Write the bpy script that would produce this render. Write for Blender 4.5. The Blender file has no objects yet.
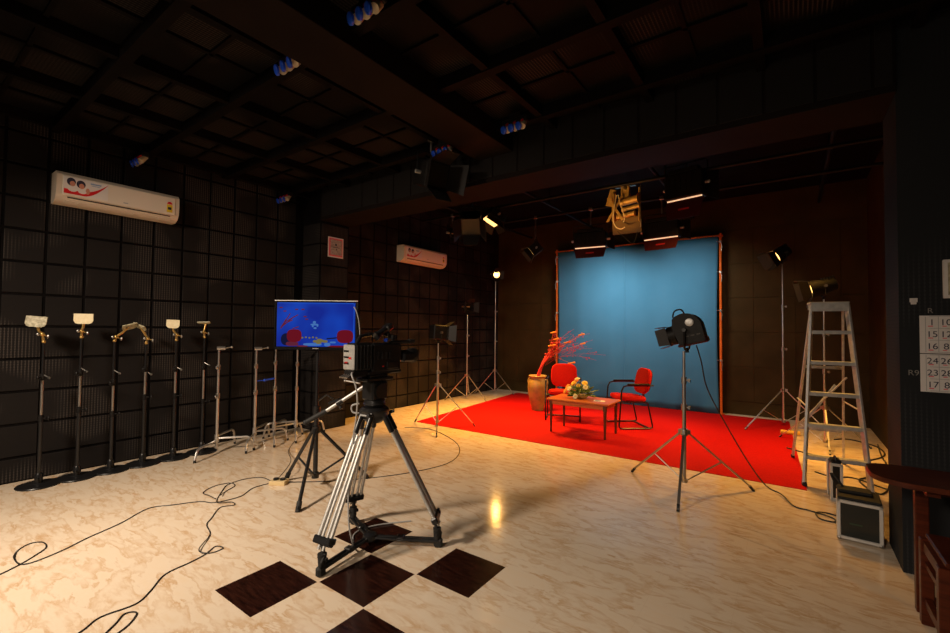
import bpy, bmesh, math, random
from mathutils import Vector, Matrix
random.seed(7)
PI = math.pi
C = bpy.context.scene.collection
V = Vector

# ------------------------------------------------------------------ materials
def mat(name, col, rough=0.5, metal=0.0, emit=None, estr=0.0, coat=0.0, spec=0.5):
    m = bpy.data.materials.new(name); m.use_nodes = True
    b = m.node_tree.nodes['Principled BSDF']
    b.inputs['Base Color'].default_value = (*col, 1)
    b.inputs['Roughness'].default_value = rough
    b.inputs['Metallic'].default_value = metal
    b.inputs['Coat Weight'].default_value = coat
    b.inputs['Specular IOR Level'].default_value = spec
    if emit:
        b.inputs['Emission Color'].default_value = (*emit, 1)
        b.inputs['Emission Strength'].default_value = estr
    return m

def noisy(name, c1, c2, scale=8, rough=0.5, bump=0.0, metal=0.0, coords='Object', detail=4, stretch=None, contrast=(0.35, 0.65), spec=0.5):
    m = mat(name, c1, rough, metal, spec=spec); nt = m.node_tree; N = nt.nodes; L = nt.links
    b = N['Principled BSDF']
    tc = N.new('ShaderNodeTexCoord'); mp = N.new('ShaderNodeMapping')
    if stretch: mp.inputs['Scale'].default_value = stretch
    n = N.new('ShaderNodeTexNoise'); n.inputs['Scale'].default_value = scale; n.inputs['Detail'].default_value = detail
    r = N.new('ShaderNodeValToRGB')
    r.color_ramp.elements[0].position = contrast[0]; r.color_ramp.elements[1].position = contrast[1]
    r.color_ramp.elements[0].color = (*c1, 1); r.color_ramp.elements[1].color = (*c2, 1)
    L.new(tc.outputs[coords], mp.inputs[0]); L.new(mp.outputs[0], n.inputs['Vector']); L.new(n.outputs['Fac'], r.inputs[0])
    L.new(r.outputs[0], b.inputs['Base Color'])
    if bump:
        bp = N.new('ShaderNodeBump'); bp.inputs['Strength'].default_value = bump; bp.inputs['Distance'].default_value = 0.01
        L.new(n.outputs['Fac'], bp.inputs['Height']); L.new(bp.outputs[0], b.inputs['Normal'])
    return m

def floor_mat():
    m = mat('marble_floor', (0.75, 0.6, 0.43), 0.13, spec=0.4); nt = m.node_tree; N = nt.nodes; L = nt.links
    b = N['Principled BSDF']
    tc = N.new('ShaderNodeTexCoord'); mp = N.new('ShaderNodeMapping')
    mp.inputs['Rotation'].default_value = (0, 0, math.radians(22)); mp.inputs['Scale'].default_value = (1.0, 2.8, 1)
    L.new(tc.outputs['Object'], mp.inputs[0])
    n0 = N.new('ShaderNodeTexNoise'); n0.inputs['Scale'].default_value = 1.6; n0.inputs['Detail'].default_value = 3
    L.new(mp.outputs[0], n0.inputs['Vector'])
    mx = N.new('ShaderNodeVectorMath'); mx.operation = 'MULTIPLY_ADD'; mx.inputs[1].default_value = (0.5, 0.5, 0.5)
    L.new(n0.outputs['Color'], mx.inputs[0]); L.new(mp.outputs[0], mx.inputs[2])
    n1 = N.new('ShaderNodeTexNoise'); n1.inputs['Scale'].default_value = 3.3; n1.inputs['Detail'].default_value = 6; n1.inputs['Roughness'].default_value = 0.6
    L.new(mx.outputs[0], n1.inputs['Vector'])
    r1 = N.new('ShaderNodeValToRGB'); cr = r1.color_ramp
    cr.elements[0].position = 0.30; cr.elements[0].color = (0.80, 0.64, 0.46, 1)
    cr.elements[1].position = 0.72; cr.elements[1].color = (0.76, 0.60, 0.42, 1)
    for p, c in ((0.45, (0.80, 0.67, 0.52, 1)), (0.495, (0.61, 0.40, 0.22, 1)), (0.57, (0.77, 0.62, 0.46, 1)), (0.62, (0.80, 0.67, 0.52, 1))):
        e = cr.elements.new(p); e.color = c
    L.new(n1.outputs['Fac'], r1.inputs[0])
    n2 = N.new('ShaderNodeTexNoise'); n2.inputs['Scale'].default_value = 4.5; n2.inputs['Detail'].default_value = 3
    L.new(mp.outputs[0], n2.inputs['Vector'])
    r2 = N.new('ShaderNodeValToRGB'); r2.color_ramp.elements[0].position = 0.3; r2.color_ramp.elements[1].position = 0.7
    L.new(n2.outputs['Fac'], r2.inputs[0])
    mixc = N.new('ShaderNodeMix'); mixc.data_type = 'RGBA'
    mixc.inputs[6].default_value = (0.80, 0.67, 0.52, 1)
    ma = N.new('ShaderNodeMath'); ma.operation = 'MULTIPLY_ADD'; ma.inputs[1].default_value = 0.95; ma.inputs[2].default_value = 0.1
    L.new(r2.outputs[0], ma.inputs[0]); L.new(ma.outputs[0], mixc.inputs[0]); L.new(r1.outputs[0], mixc.inputs[7])
    # faint joints between the tiles
    mp2 = N.new('ShaderNodeMapping'); mp2.inputs['Location'].default_value = (2.2574, -1.589, 0)
    L.new(tc.outputs['Object'], mp2.inputs[0])
    br = N.new('ShaderNodeTexBrick'); br.offset = 0; br.inputs['Scale'].default_value = 1
    br.inputs['Brick Width'].default_value = 0.4; br.inputs['Row Height'].default_value = 0.4; br.inputs['Mortar Size'].default_value = 0.0012
    br.inputs['Color1'].default_value = (1, 1, 1, 1); br.inputs['Color2'].default_value = (0.95, 0.95, 0.95, 1); br.inputs['Mortar'].default_value = (0.72, 0.62, 0.5, 1)
    L.new(mp2.outputs[0], br.inputs['Vector'])
    mu = N.new('ShaderNodeMix'); mu.data_type = 'RGBA'; mu.blend_type = 'MULTIPLY'; mu.inputs[0].default_value = 0.18
    L.new(mixc.outputs[2], mu.inputs[6]); L.new(br.outputs['Color'], mu.inputs[7])
    L.new(mu.outputs[2], b.inputs['Base Color'])
    nb = N.new('ShaderNodeTexNoise'); nb.inputs['Scale'].default_value = 14; nb.inputs['Detail'].default_value = 2
    bp = N.new('ShaderNodeBump'); bp.inputs['Strength'].default_value = 0.12; bp.inputs['Distance'].default_value = 0.004
    L.new(tc.outputs['Object'], nb.inputs['Vector']); L.new(nb.outputs['Fac'], bp.inputs['Height']); L.new(bp.outputs[0], b.inputs['Normal'])
    return m

def perforated(name, c1, c2, axis, pitch=0.024, rough=0.6, region=1.7):
    """dark acoustic board with rows of small round holes, showing only in patches"""
    m = mat(name, c1, rough, spec=0.06); nt = m.node_tree; N = nt.nodes; L = nt.links; b = N['Principled BSDF']
    tc = N.new('ShaderNodeTexCoord'); sp = N.new('ShaderNodeSeparateXYZ'); L.new(tc.outputs['Object'], sp.inputs[0])
    def wave(o):
        a = N.new('ShaderNodeMath'); a.operation = 'MULTIPLY'; a.inputs[1].default_value = 2 * PI / pitch; L.new(sp.outputs[o], a.inputs[0])
        s = N.new('ShaderNodeMath'); s.operation = 'SINE'; L.new(a.outputs[0], s.inputs[0]); return s
    s1, s2 = wave(axis[0]), wave(axis[1])
    dm = N.new('ShaderNodeMath'); dm.operation = 'MULTIPLY'; dm.inputs[1].default_value = .35; L.new(s2.outputs[0], dm.inputs[0]); s2 = dm
    ad = N.new('ShaderNodeMath'); ad.operation = 'ADD'; L.new(s1.outputs[0], ad.inputs[0]); L.new(s2.outputs[0], ad.inputs[1])
    g = N.new('ShaderNodeMath'); g.operation = 'GREATER_THAN'; g.inputs[1].default_value = 0.55; L.new(ad.outputs[0], g.inputs[0])
    nz = N.new('ShaderNodeTexNoise'); nz.inputs['Scale'].default_value = region; nz.inputs['Detail'].default_value = 1; L.new(tc.outputs['Object'], nz.inputs['Vector'])
    g2 = N.new('ShaderNodeValToRGB'); g2.color_ramp.elements[0].position = 0.47; g2.color_ramp.elements[1].position = 0.56; L.new(nz.outputs['Fac'], g2.inputs[0])
    mm = N.new('ShaderNodeMath'); mm.operation = 'MULTIPLY'; L.new(g.outputs[0], mm.inputs[0]); L.new(g2.outputs[0], mm.inputs[1])
    mx = N.new('ShaderNodeMix'); mx.data_type = 'RGBA'; mx.inputs[6].default_value = (*c1, 1); mx.inputs[7].default_value = (*c2, 1)
    L.new(mm.outputs[0], mx.inputs[0]); L.new(mx.outputs[2], b.inputs['Base Color'])
    return m

M = {}
M['floor'] = floor_mat()
M['tile'] = noisy('dark_tile', (0.012, 0.004, 0.003), (0.035, 0.011, 0.007), 9, 0.16, stretch=(1, 6, 1))
M['panel'] = perforated('wall_board', (0.0155, 0.0135, 0.013), (0.055, 0.047, 0.043), (1, 2))
M['groove'] = noisy('wall_batten', (0.0035, 0.003, 0.003), (0.006, 0.005, 0.005), 5, 0.6, spec=0.05)
M['ceil'] = perforated('ceiling_board', (0.005, 0.0042, 0.004), (0.040, 0.032, 0.028), (0, 1), region=1.0)
M['rib'] = noisy('ceiling_rib', (0.004, 0.0032, 0.003), (0.006, 0.0045, 0.004), 5, 0.6, spec=0.05)
M['beam'] = noisy('painted_beam', (0.010, 0.007, 0.006), (0.013, 0.009, 0.0075), 3, 0.6, spec=0.05)
M['stagewall'] = noisy('stage_wall_paint', (0.040, 0.025, 0.008), (0.056, 0.034, 0.011), 3, 0.65, spec=0.08)
M['column'] = perforated('column_board', (0.020, 0.0215, 0.024), (0.032, 0.033, 0.036), (0, 2), region=1.5)
M['carpet'] = noisy('red_carpet', (0.36, 0.002, 0.002), (0.46, 0.004, 0.003), 60, 0.9, bump=0.5, spec=0.1)
M['blue'] = noisy('blue_cloth', (0.050, 0.185, 0.315), (0.056, 0.20, 0.34), 2.0, 0.9, spec=0.1)
M['bluehem'] = mat('blue_cloth_hem', (0.065, 0.23, 0.38), 0.9, spec=.1)
M['orange'] = noisy('orange_pipe_paint', (0.62, 0.12, 0.012), (0.72, 0.16, 0.02), 12, 0.5, spec=.2)
M['chrome'] = mat('chrome', (0.66, 0.63, 0.60), 0.28, 0.85)
M['steel'] = mat('dull_steel', (0.42, 0.40, 0.38), 0.38, 1.0)
M['alu'] = noisy('aluminium', (0.52, 0.51, 0.49), (0.60, 0.59, 0.57), 30, 0.42, metal=0.6)
M['ladder'] = noisy('ladder_aluminium', (0.40, 0.41, 0.41), (0.50, 0.51, 0.51), 25, 0.45, metal=0.4)
M['black'] = mat('black_plastic', (0.010, 0.010, 0.011), 0.3)
M['gloss'] = mat('black_gloss', (0.008, 0.008, 0.009), 0.15)
M['rubber'] = mat('black_rubber', (0.010, 0.010, 0.010), 0.7)
M['housing'] = noisy('black_lamp_housing', (0.006, 0.0055, 0.0055), (0.010, 0.009, 0.009), 20, 0.5, spec=.2)
M['darksteel'] = mat('dark_steel', (0.05, 0.045, 0.04), 0.4, 0.8)
M['caseedge'] = mat('case_edge_aluminium', (0.62, 0.60, 0.57), 0.45, 0.3)
M['doorflap'] = mat('lamp_barn_door_black', (0.014, 0.011, 0.010), 0.45, spec=.3)
M['redflap'] = mat('dark_red_flap', (0.045, 0.004, 0.003), 0.5, spec=.2)
M['redlogo'] = mat('red_logo', (0.5, 0.01, 0.01), 0.5)
M['brass'] = mat('brass', (0.62, 0.40, 0.13), 0.35, 0.85)
M['tan'] = noisy('tan_tarnished_metal', (0.45, 0.27, 0.07), (0.62, 0.40, 0.12), 15, 0.45, metal=0.3)
M['cream'] = noisy('cream_plate', (0.78, 0.66, 0.40), (0.85, 0.76, 0.52), 30, 0.45)
M['greyplate'] = noisy('mottled_plate', (0.25, 0.22, 0.13), (0.55, 0.50, 0.34), 40, 0.5)
M['whiteplastic'] = mat('white_plastic', (0.74, 0.66, 0.56), 0.4)
M['offwhite'] = mat('off_white_plastic', (0.62, 0.53, 0.43), 0.45)
M['paper'] = mat('paper', (0.72, 0.68, 0.66), 0.8)
M['pink'] = mat('pink_print', (0.75, 0.10, 0.14), 0.7)
M['greyprint'] = noisy('grey_print', (0.50, 0.45, 0.38), (0.30, 0.24, 0.22), 45, 0.7)
M['ink'] = mat('ink', (0.02, 0.02, 0.05), 0.7)
M['rule'] = mat('printed_rule', (0.35, 0.34, 0.36), 0.7)
M['chalk'] = mat('chalk_white', (0.2, 0.19, 0.18), 0.8)
M['red'] = mat('red_print', (0.62, 0.01, 0.015), 0.5)
M['yellow'] = mat('yellow_print', (0.75, 0.55, 0.02), 0.5)
M['skin'] = mat('skin_print', (0.55, 0.24, 0.16), 0.6)
M['bluepr'] = mat('pale_blue_print', (0.25, 0.35, 0.55), 0.6)
M['sockblue'] = mat('blue_socket_cap', (0.01, 0.07, 0.62), 0.35)
M['sockbody'] = mat('beige_socket', (0.55, 0.45, 0.30), 0.45)
M['cable'] = mat('black_cable', (0.015, 0.013, 0.012), 0.5)
M['greycable'] = mat('grey_cable', (0.36, 0.36, 0.36), 0.5)
M['redfab'] = noisy('red_upholstery', (0.40, 0.006, 0.005), (0.48, 0.010, 0.006), 70, 0.85, bump=0.3, spec=0.1)
M['wood'] = noisy('table_wood', (0.38, 0.09, 0.018), (0.48, 0.13, 0.03), 6, 0.32, stretch=(1, 7, 7))
M['darkwood'] = noisy('dark_leg_wood', (0.07, 0.018, 0.006), (0.11, 0.03, 0.01), 6, 0.35, stretch=(7, 7, 1))
M['redwood'] = noisy('red_brown_wood', (0.055, 0.010, 0.004), (0.10, 0.020, 0.007), 5, 0.35, stretch=(1, 9, 9), spec=.25)
M['clay'] = noisy('ochre_clay', (0.24, 0.15, 0.035), (0.36, 0.24, 0.07), 7, 0.5, bump=0.2)
M['branch'] = mat('red_branch', (0.50, 0.015, 0.012), 0.6)
M['pinkbud'] = mat('crimson_bud', (0.50, 0.01, 0.05), 0.6)
M['orangefl'] = mat('orange_flower', (0.85, 0.28, 0.02), 0.6)
M['yellowfl'] = mat('yellow_petal', (0.90, 0.62, 0.06), 0.6)
M['whitefl'] = mat('pale_petal', (0.85, 0.78, 0.45), 0.6)
M['leaf'] = noisy('leaf_green', (0.07, 0.13, 0.02), (0.14, 0.21, 0.04), 20, 0.5)
M['glassd'] = mat('dark_glass', (0.02, 0.025, 0.025), 0.06)
M['lens'] = mat('lens_glass', (0.02, 0.02, 0.03), 0.03)
M['blockwood'] = mat('cream_block', (0.66, 0.50, 0.26), 0.5)
M['bulb'] = mat('glowing_bulb', (1, 0.8, 0.5), 0.5, emit=(1, 0.62, 0.26), estr=14)
M['glow'] = mat('lit_reflector', (1, 0.8, 0.5), 0.5, emit=(1, 0.58, 0.18), estr=2.2)
M['tube'] = mat('lit_tube', (1, 0.8, 0.6), 0.5, emit=(1, 0.58, 0.32), estr=0.95)
M['yellowtube'] = mat('yellow_tube', (0.85, 0.50, 0.06), 0.5)
def em(name, c, s=1.0): return mat(name, (0.002, 0.002, 0.002), 0.5, emit=c, estr=s, spec=0.02)
def screen_mat():
    m = em('screen_blue', (0.004, 0.03, 0.36), 1.0); nt = m.node_tree; N = nt.nodes; L = nt.links; b = N['Principled BSDF']
    tc = N.new('ShaderNodeTexCoord'); n = N.new('ShaderNodeTexNoise'); n.inputs['Scale'].default_value = 4; n.inputs['Detail'].default_value = 1
    r = N.new('ShaderNodeValToRGB'); r.color_ramp.elements[0].position = .35; r.color_ramp.elements[1].position = .65
    r.color_ramp.elements[0].color = (0.003, 0.017, 0.25, 1); r.color_ramp.elements[1].color = (0.004, 0.045, 0.40, 1)
    L.new(tc.outputs['Object'], n.inputs['Vector']); L.new(n.outputs['Fac'], r.inputs[0]); L.new(r.outputs[0], b.inputs['Emission Color'])
    return m
M['scr'] = screen_mat()
M['s_red'] = em('screen_red', (0.12, 0.002, 0.01)); M['s_dred'] = em('screen_dark_red', (0.10, 0.012, 0.03)); M['s_blk'] = em('screen_black', (0.002, 0.004, 0.03))
M['s_yel'] = em('screen_yellow', (0.16, 0.13, 0.04)); M['s_wht'] = em('screen_pale', (0.05, 0.15, 0.42)); M['s_edge'] = em('screen_lighter_blue', (0.01, 0.09, 0.5))

# ------------------------------------------------------------------ mesh builder
def rotz(a): return Matrix.Rotation(a, 4, 'Z')
def rotx(a): return Matrix.Rotation(a, 4, 'X')
def roty(a): return Matrix.Rotation(a, 4, 'Y')
def T(*p): return Matrix.Translation(p)
def frame(p1, p2, roll=0.0):
    """matrix whose Z axis runs from p1 to p2"""
    p1, p2 = V(p1), V(p2); z = (p2 - p1).normalized()
    q = z.to_track_quat('Z', 'Y')
    return T(*p1) @ q.to_matrix().to_4x4() @ rotz(roll)

class MB:
    def __init__(s): s.bm = bmesh.new(); s.m = Matrix.Identity(4); s.mi = 0
    def _add(s, vs, fs, smooth=True):
        vv = [s.bm.verts.new(s.m @ V(v)) for v in vs]
        for f in fs:
            try:
                ff = s.bm.faces.new([vv[i] for i in f]); ff.material_index = s.mi; ff.smooth = smooth
            except ValueError: pass
        return vv
    def box(s, c, d, mt=None, bev=0.0):
        x, y, z = [k / 2 for k in d]
        if bev > 0:
            b = min(bev, min(x, y, z) * 0.95)
            vs = []; fs = []
            # chamfered box: 24 verts
            idx = {}
            for sx in (-1, 1):
                for sy in (-1, 1):
                    for sz in (-1, 1):
                        for a in range(3):
                            p = [sx * (x - (0 if a == 0 else b)), sy * (y - (0 if a == 1 else b)), sz * (z - (0 if a == 2 else b))]
                            idx[(sx, sy, sz, a)] = len(vs); vs.append(p)
            g = lambda *k: idx[k]
            for a, o in ((0, (1, 2)), (1, (2, 0)), (2, (0, 1))):
                for sg in (-1, 1):
                    q = []
                    for (u, w) in ((-1, -1), (1, -1), (1, 1), (-1, 1)):
                        k = [0, 0, 0]; k[a] = sg; k[o[0]] = u; k[o[1]] = w; q.append(g(*k, a))
                    fs.append(q if sg > 0 else q[::-1])
            for a in range(3):
                o1, o2 = (a + 1) % 3, (a + 2) % 3
                for u in (-1, 1):
                    for w in (-1, 1):
                        k1 = [0] * 3; k1[a] = -1; k1[o1] = u; k1[o2] = w
                        k2 = list(k1); k2[a] = 1
                        fs.append([g(*k1, o1), g(*k2, o1), g(*k2, o2), g(*k1, o2)])
            for sx in (-1, 1):
                for sy in (-1, 1):
                    for sz in (-1, 1): fs.append([g(sx, sy, sz, 0), g(sx, sy, sz, 1), g(sx, sy, sz, 2)])
        else:
            vs = [(i * x, j * y, k * z) for i in (-1, 1) for j in (-1, 1) for k in (-1, 1)]
            fs = [(0, 1, 3, 2), (4, 6, 7, 5), (0, 4, 5, 1), (2, 3, 7, 6), (0, 2, 6, 4), (1, 5, 7, 3)]
        old = s.m; s.m = old @ T(*c) @ (mt if mt else Matrix.Identity(4)); s._add(vs, fs, False); s.m = old; return s
    def cyl(s, p1, p2, r1, r2=None, n=16, caps=True):
        r2 = r1 if r2 is None else r2
        L = (V(p2) - V(p1)).length; old = s.m; s.m = old @ frame(p1, p2)
        vs = [(r1 * math.cos(2 * PI * i / n), r1 * math.sin(2 * PI * i / n), 0) for i in range(n)] + [(r2 * math.cos(2 * PI * i / n), r2 * math.sin(2 * PI * i / n), L) for i in range(n)]
        fs = [(i, (i + 1) % n, n + (i + 1) % n, n + i) for i in range(n)]
        if caps: fs += [tuple(range(n))[::-1], tuple(range(n, 2 * n))]
        s._add(vs, fs); s.m = old; return s
    def lathe(s, prof, c=(0, 0, 0), n=28, mt=None, caps=True):
        old = s.m; s.m = old @ T(*c) @ (mt if mt else Matrix.Identity(4)); vs = []; fs = []
        for (r, z) in prof:
            for i in range(n): vs.append((max(r, 1e-5) * math.cos(2 * PI * i / n), max(r, 1e-5) * math.sin(2 * PI * i / n), z))
        for j in range(len(prof) - 1):
            for i in range(n):
                a = j * n + i; b = j * n + (i + 1) % n; fs.append((a, b, b + n, a + n))
        if caps: fs += [tuple(range(n))[::-1], tuple(range((len(prof) - 1) * n, len(prof) * n))]
        s._add(vs, fs); s.m = old; return s
    def ball(s, c, r, n=12, sc=(1, 1, 1), mt=None):
        prof = [(r * math.sin(PI * k / (n // 2 + 2)), -r * math.cos(PI * k / (n // 2 + 2))) for k in range(0, n // 2 + 3)]
        prof[0] = (r * .02, -r); prof[-1] = (r * .02, r)
        return s.lathe(prof, c, n, (mt if mt else Matrix.Identity(4)) @ Matrix.Diagonal((*sc, 1)))
    def tube(s, pts, r, n=10, closed=False, spl=0):
        P = [V(p) for p in pts]
        if spl: P = catmull(P, spl, closed)
        k = len(P); vs = []; fs = []; up = None
        for i in range(k):
            a = P[(i - 1) % k] if (closed or i > 0) else P[i]; b = P[(i + 1) % k] if (closed or i < k - 1) else P[i]
            t = (b - a).normalized()
            if up is None: up = t.orthogonal().normalized()
            else:
                up = (up - t * up.dot(t))
                up = up.normalized() if up.length > 1e-6 else t.orthogonal().normalized()
            w = t.cross(up); rr = r[i] if isinstance(r, (list, tuple)) else r
            for j in range(n): vs.append(P[i] + (up * math.cos(2 * PI * j / n) + w * math.sin(2 * PI * j / n)) * rr)
        for i in range(k if closed else k - 1):
            for j in range(n):
                a = i * n + j; b = i * n + (j + 1) % n; a2 = ((i + 1) % k) * n + j; b2 = ((i + 1) % k) * n + (j + 1) % n
                fs.append((a, b, b2, a2))
        if not closed: fs += [tuple(range(n))[::-1], tuple(range((k - 1) * n, k * n))]
        s._add(vs, fs); return s
    def prism(s, out, h, mt=None):
        """outline in local XY, extruded from 0 to h along local Z"""
        old = s.m; s.m = old @ (mt if mt else Matrix.Identity(4)); n = len(out)
        vs = [(x, y, 0) for x, y in out] + [(x, y, h) for x, y in out]
        fs = [(i, (i + 1) % n, n + (i + 1) % n, n + i) for i in range(n)] + [tuple(range(n))[::-1], tuple(range(n, 2 * n))]
        s._add(vs, fs, False); s.m = old; return s
    def poly(s, vs): s._add(vs, [tuple(range(len(vs)))], False); return s
    def build(s, name, m, parent=None, angle=35):
        me = bpy.data.meshes.new(name)
        bmesh.ops.recalc_face_normals(s.bm, faces=s.bm.faces[:])
        s.bm.to_mesh(me); s.bm.free()
        for x in (m if isinstance(m, (list, tuple)) else [m]): me.materials.append(M[x] if isinstance(x, str) else x)
        try: me.set_sharp_from_angle(angle=math.radians(angle))
        except Exception: pass
        o = bpy.data.objects.new(name, me); C.objects.link(o)
        if parent: o.parent = parent
        return o
def catmull(P, k, closed=False):
    n = len(P); out = []
    for i in range(n if closed else n - 1):
        p0 = P[(i - 1) % n] if (closed or i > 0) else P[i]; p1 = P[i]; p2 = P[(i + 1) % n]
        p3 = P[(i + 2) % n] if (closed or i < n - 2) else p2
        for j in range(k):
            t = j / k
            out.append(0.5 * ((2 * p1) + (p2 - p0) * t + (2 * p0 - 5 * p1 + 4 * p2 - p3) * t * t + (3 * p1 - p0 - 3 * p2 + p3) * t ** 3))
    if not closed: out.append(P[-1])
    return out

def tag(o, label=None, cat=None, group=None, kind=None):
    if label: o['label'] = label
    if cat: o['category'] = cat
    if group: o['group'] = group
    if kind: o['kind'] = kind
    return o
def thing(name, label, cat, loc=(0, 0, 0), rz=0, group=None, rot=None):
    o = bpy.data.objects.new(name, None); C.objects.link(o); o.empty_display_size = 0.1
    o.location = loc; o.rotation_euler = rot if rot else (0, 0, rz)
    return tag(o, label, cat, group)
def copy_tree(o, parent=None):
    c = o.copy(); C.objects.link(c)
    if parent: c.parent = parent
    for ch in o.children: copy_tree(ch, c)
    return c
def struct(mb, name, m): return tag(mb.build(name, m), kind='structure')
def text_mesh(name, txt, size, m, parent, mtx):
    cu = bpy.data.curves.new(name, 'FONT'); cu.body = txt; cu.size = size; cu.extrude = 0.0004; cu.align_x = 'CENTER'; cu.align_y = 'CENTER'
    tmp = bpy.data.objects.new('tmp', cu); C.objects.link(tmp)
    dg = bpy.context.evaluated_depsgraph_get(); me = bpy.data.meshes.new_from_object(tmp.evaluated_get(dg))
    bpy.data.objects.remove(tmp); me.name = name; me.transform(mtx); me.materials.clear(); me.materials.append(M[m])
    o = bpy.data.objects.new(name, me); C.objects.link(o); o.parent = parent; return o

# ------------------------------------------------------------------ room
LW, RW, NW, HY0, HY1, BY = -5.93, 2.2, -2.6, 3.8, 4.3, 9.22     # left wall, right wall, rear wall, header, back wall
CZ, SZ, HZ, SRX = 3.50, 3.95, 3.04, 1.0
# floor: tiles of 0.4 m, five of them dark
fb = MB(); X0, Y0, S = -2.2574, 1.589, 0.4
dark = {(0, 0), (-1, -1), (-1, 1), (1, -1), (1, 1)}
xs = range(-10, 12); ys = range(-11, 21)
def cell(a, b, c, d, mi): fb.mi = mi; fb._add([(a, b, 0), (c, b, 0), (c, d, 0), (a, d, 0)], [(0, 1, 2, 3)], False)
for (u, v) in sorted(dark):
    g = 0.004; cell(X0 + S * v + g, Y0 + S * u + g, X0 + S * (v + 1) - g, Y0 + S * (u + 1) - g, 1)
    a, b, c, d = X0 + S * v, Y0 + S * u, X0 + S * (v + 1), Y0 + S * (u + 1)
    cell(a, b, c, b + g, 0); cell(a, d - g, c, d, 0); cell(a, b + g, a + g, d - g, 0); cell(c - g, b + g, c, d - g, 0)
for v in (-1, 0, 1):
    for u in (-1, 0, 1):
        if (u, v) not in dark: cell(X0 + S * v, Y0 + S * u, X0 + S * (v + 1), Y0 + S * (u + 1), 0)
xa, xb, ya, yb = X0 - S, X0 + 2 * S, Y0 - S, Y0 + 2 * S
cell(LW - .1, NW - .1, xa, BY + .1, 0); cell(xb, NW - .1, RW + .1, BY + .1, 0); cell(xa, NW - .1, xb, ya, 0); cell(xa, yb, xb, BY + .1, 0)
fl_o = struct(fb, 'floor', ['floor', 'tile'])

# left wall: square acoustic boards between recessed dark battens
w = MB(); w.box((LW - .06, (NW + BY) / 2, 2.0), (.10, BY - NW + .2, 4.1)); w.mi = 1
py, pz = 0.297, 0.309; j0 = int((NW - 1.008) / py) - 1
y = 1.008 + j0 * py
while y < BY:
    y2 = y + py
    if y > NW - .2:
        for k in range(0, 13):
            z1 = max(0.0, -0.075 + k * pz); z2 = -0.075 + (k + 1) * pz
            top = CZ if y < HY0 else SZ
            if z1 >= top: continue
            z2 = min(z2, top); a, b = max(y + .012, NW), min(y2 - .012, BY)
            if HY0 - .01 < (a + b) / 2 < HY1 + .01 or b - a < .03: continue
            w.box((LW - .005, (a + b) / 2, (z1 + z2) / 2), (.012, b - a, z2 - z1 - .024), bev=.003)
    y = y2
struct(w, 'wall_left', ['groove', 'panel'])
# pillar and header between studio and stage
w = MB(); w.box((LW + .205, (HY0 + HY1) / 2, SZ / 2), (.43, HY1 - HY0, SZ)); w.mi = 1
for k in range(0, 12):
    z1 = max(.01, -0.075 + k * pz + .012); z2 = min(-0.075 + (k + 1) * pz - .012, HZ - .02)
    if z2 <= z1: continue
    w.box((LW + .21, HY0 - .003, (z1 + z2) / 2), (.40, .008, z2 - z1)); w.box((LW + .423, HY0 + .25, (z1 + z2) / 2), (.008, .46, z2 - z1))
struct(w, 'trim_1', ['groove', 'panel'])
w = MB(); w.box(((LW + .42 + .56) / 2, (HY0 + HY1) / 2, (HZ + SZ) / 2), (.56 - LW - .42, HY1 - HY0, SZ - HZ)); w.mi = 1
x = LW + .44
while x < .54:
    x2 = min(x + .297, .555); w.box(((x + x2) / 2, HY0 - .004, HZ + .265), (x2 - x - .02, .01, .43), bev=.002); x = x2
struct(w, 'wall_header', ['beam', 'panel'])
# right column and the wall running on from it
w = MB(); w.box(((.56 + RW) / 2, (HY0 + .03 + HY1) / 2, SZ / 2), (RW - .56, HY1 - HY0 - .03, SZ))
struct(w, 'wall_right_column', 'column')
w = MB(); w.box((RW + .05, (NW + HY1) / 2, CZ / 2), (.1, HY1 - NW + .2, CZ + .1)); struct(w, 'wall_right', 'column')
w = MB(); w.box(((LW + RW) / 2, NW - .05, CZ / 2), (RW - LW + .2, .1, CZ + .1)); struct(w, 'wall_rear', 'column')
w = MB(); w.box((SRX + .05, (HY1 + BY) / 2, SZ / 2), (.1, BY - HY1 + .1, SZ)); struct(w, 'wall_stage_right', 'stagewall')
w = MB(); w.box(((LW + SRX) / 2, BY + .05, SZ / 2), (SRX - LW + .2, .1, SZ + .1)); w.mi = 1
x = LW
while x < SRX:
    for zz in (0.55, 1.17, 1.79, 2.41, 3.03): w.box((x + .3, BY - .004, zz), (.596, .01, .615), bev=.002)
    x += .6
struct(w, 'wall_back', ['stagewall', 'stagewall'])
w = MB(); w.box(((LW + RW) / 2, (NW + HY1) / 2, CZ + .05), (RW - LW + .2, HY1 - NW + .1, .1)); struct(w, 'ceiling', 'ceil')
w = MB(); w.box(((LW + SRX) / 2, (HY1 + BY) / 2, SZ + .05), (SRX - LW + .2, BY - HY1 + .2, .1))
struct(w, 'ceiling_stage', 'rib')
# hanging ribs
w = MB()
for yy in (-1.5, -.65, .2, 1.04, 1.80, 2.66, 3.52):
    w.box(((LW + RW) / 2, yy, 3.45), (RW - LW, .075, .10))
for xx in (-5.82, -4.87, -3.92, -2.95, -1.82, -.94, -.16, .66, 1.5):
    w.box((xx, (NW + HY0) / 2, 3.455), (.06, HY0 - NW, .09))
for yy in (-1.07, -.22, .62, 1.42, 2.23, 3.1):
    w.box(((LW + RW) / 2, yy, 3.49), (RW - LW, .03, .02))
for xx in (-5.35, -4.4, -3.43, -1.38, -.55, .25):
    w.box((xx, (NW + HY0) / 2, 3.49), (.03, HY0 - NW, .02))
struct(w, 'trim_2', 'rib')
w = MB(); w.box((-2.50, (NW + HY0) / 2, 3.40), (.44, HY0 - NW, .20), bev=.004); struct(w, 'trim_3', 'beam')
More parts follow.
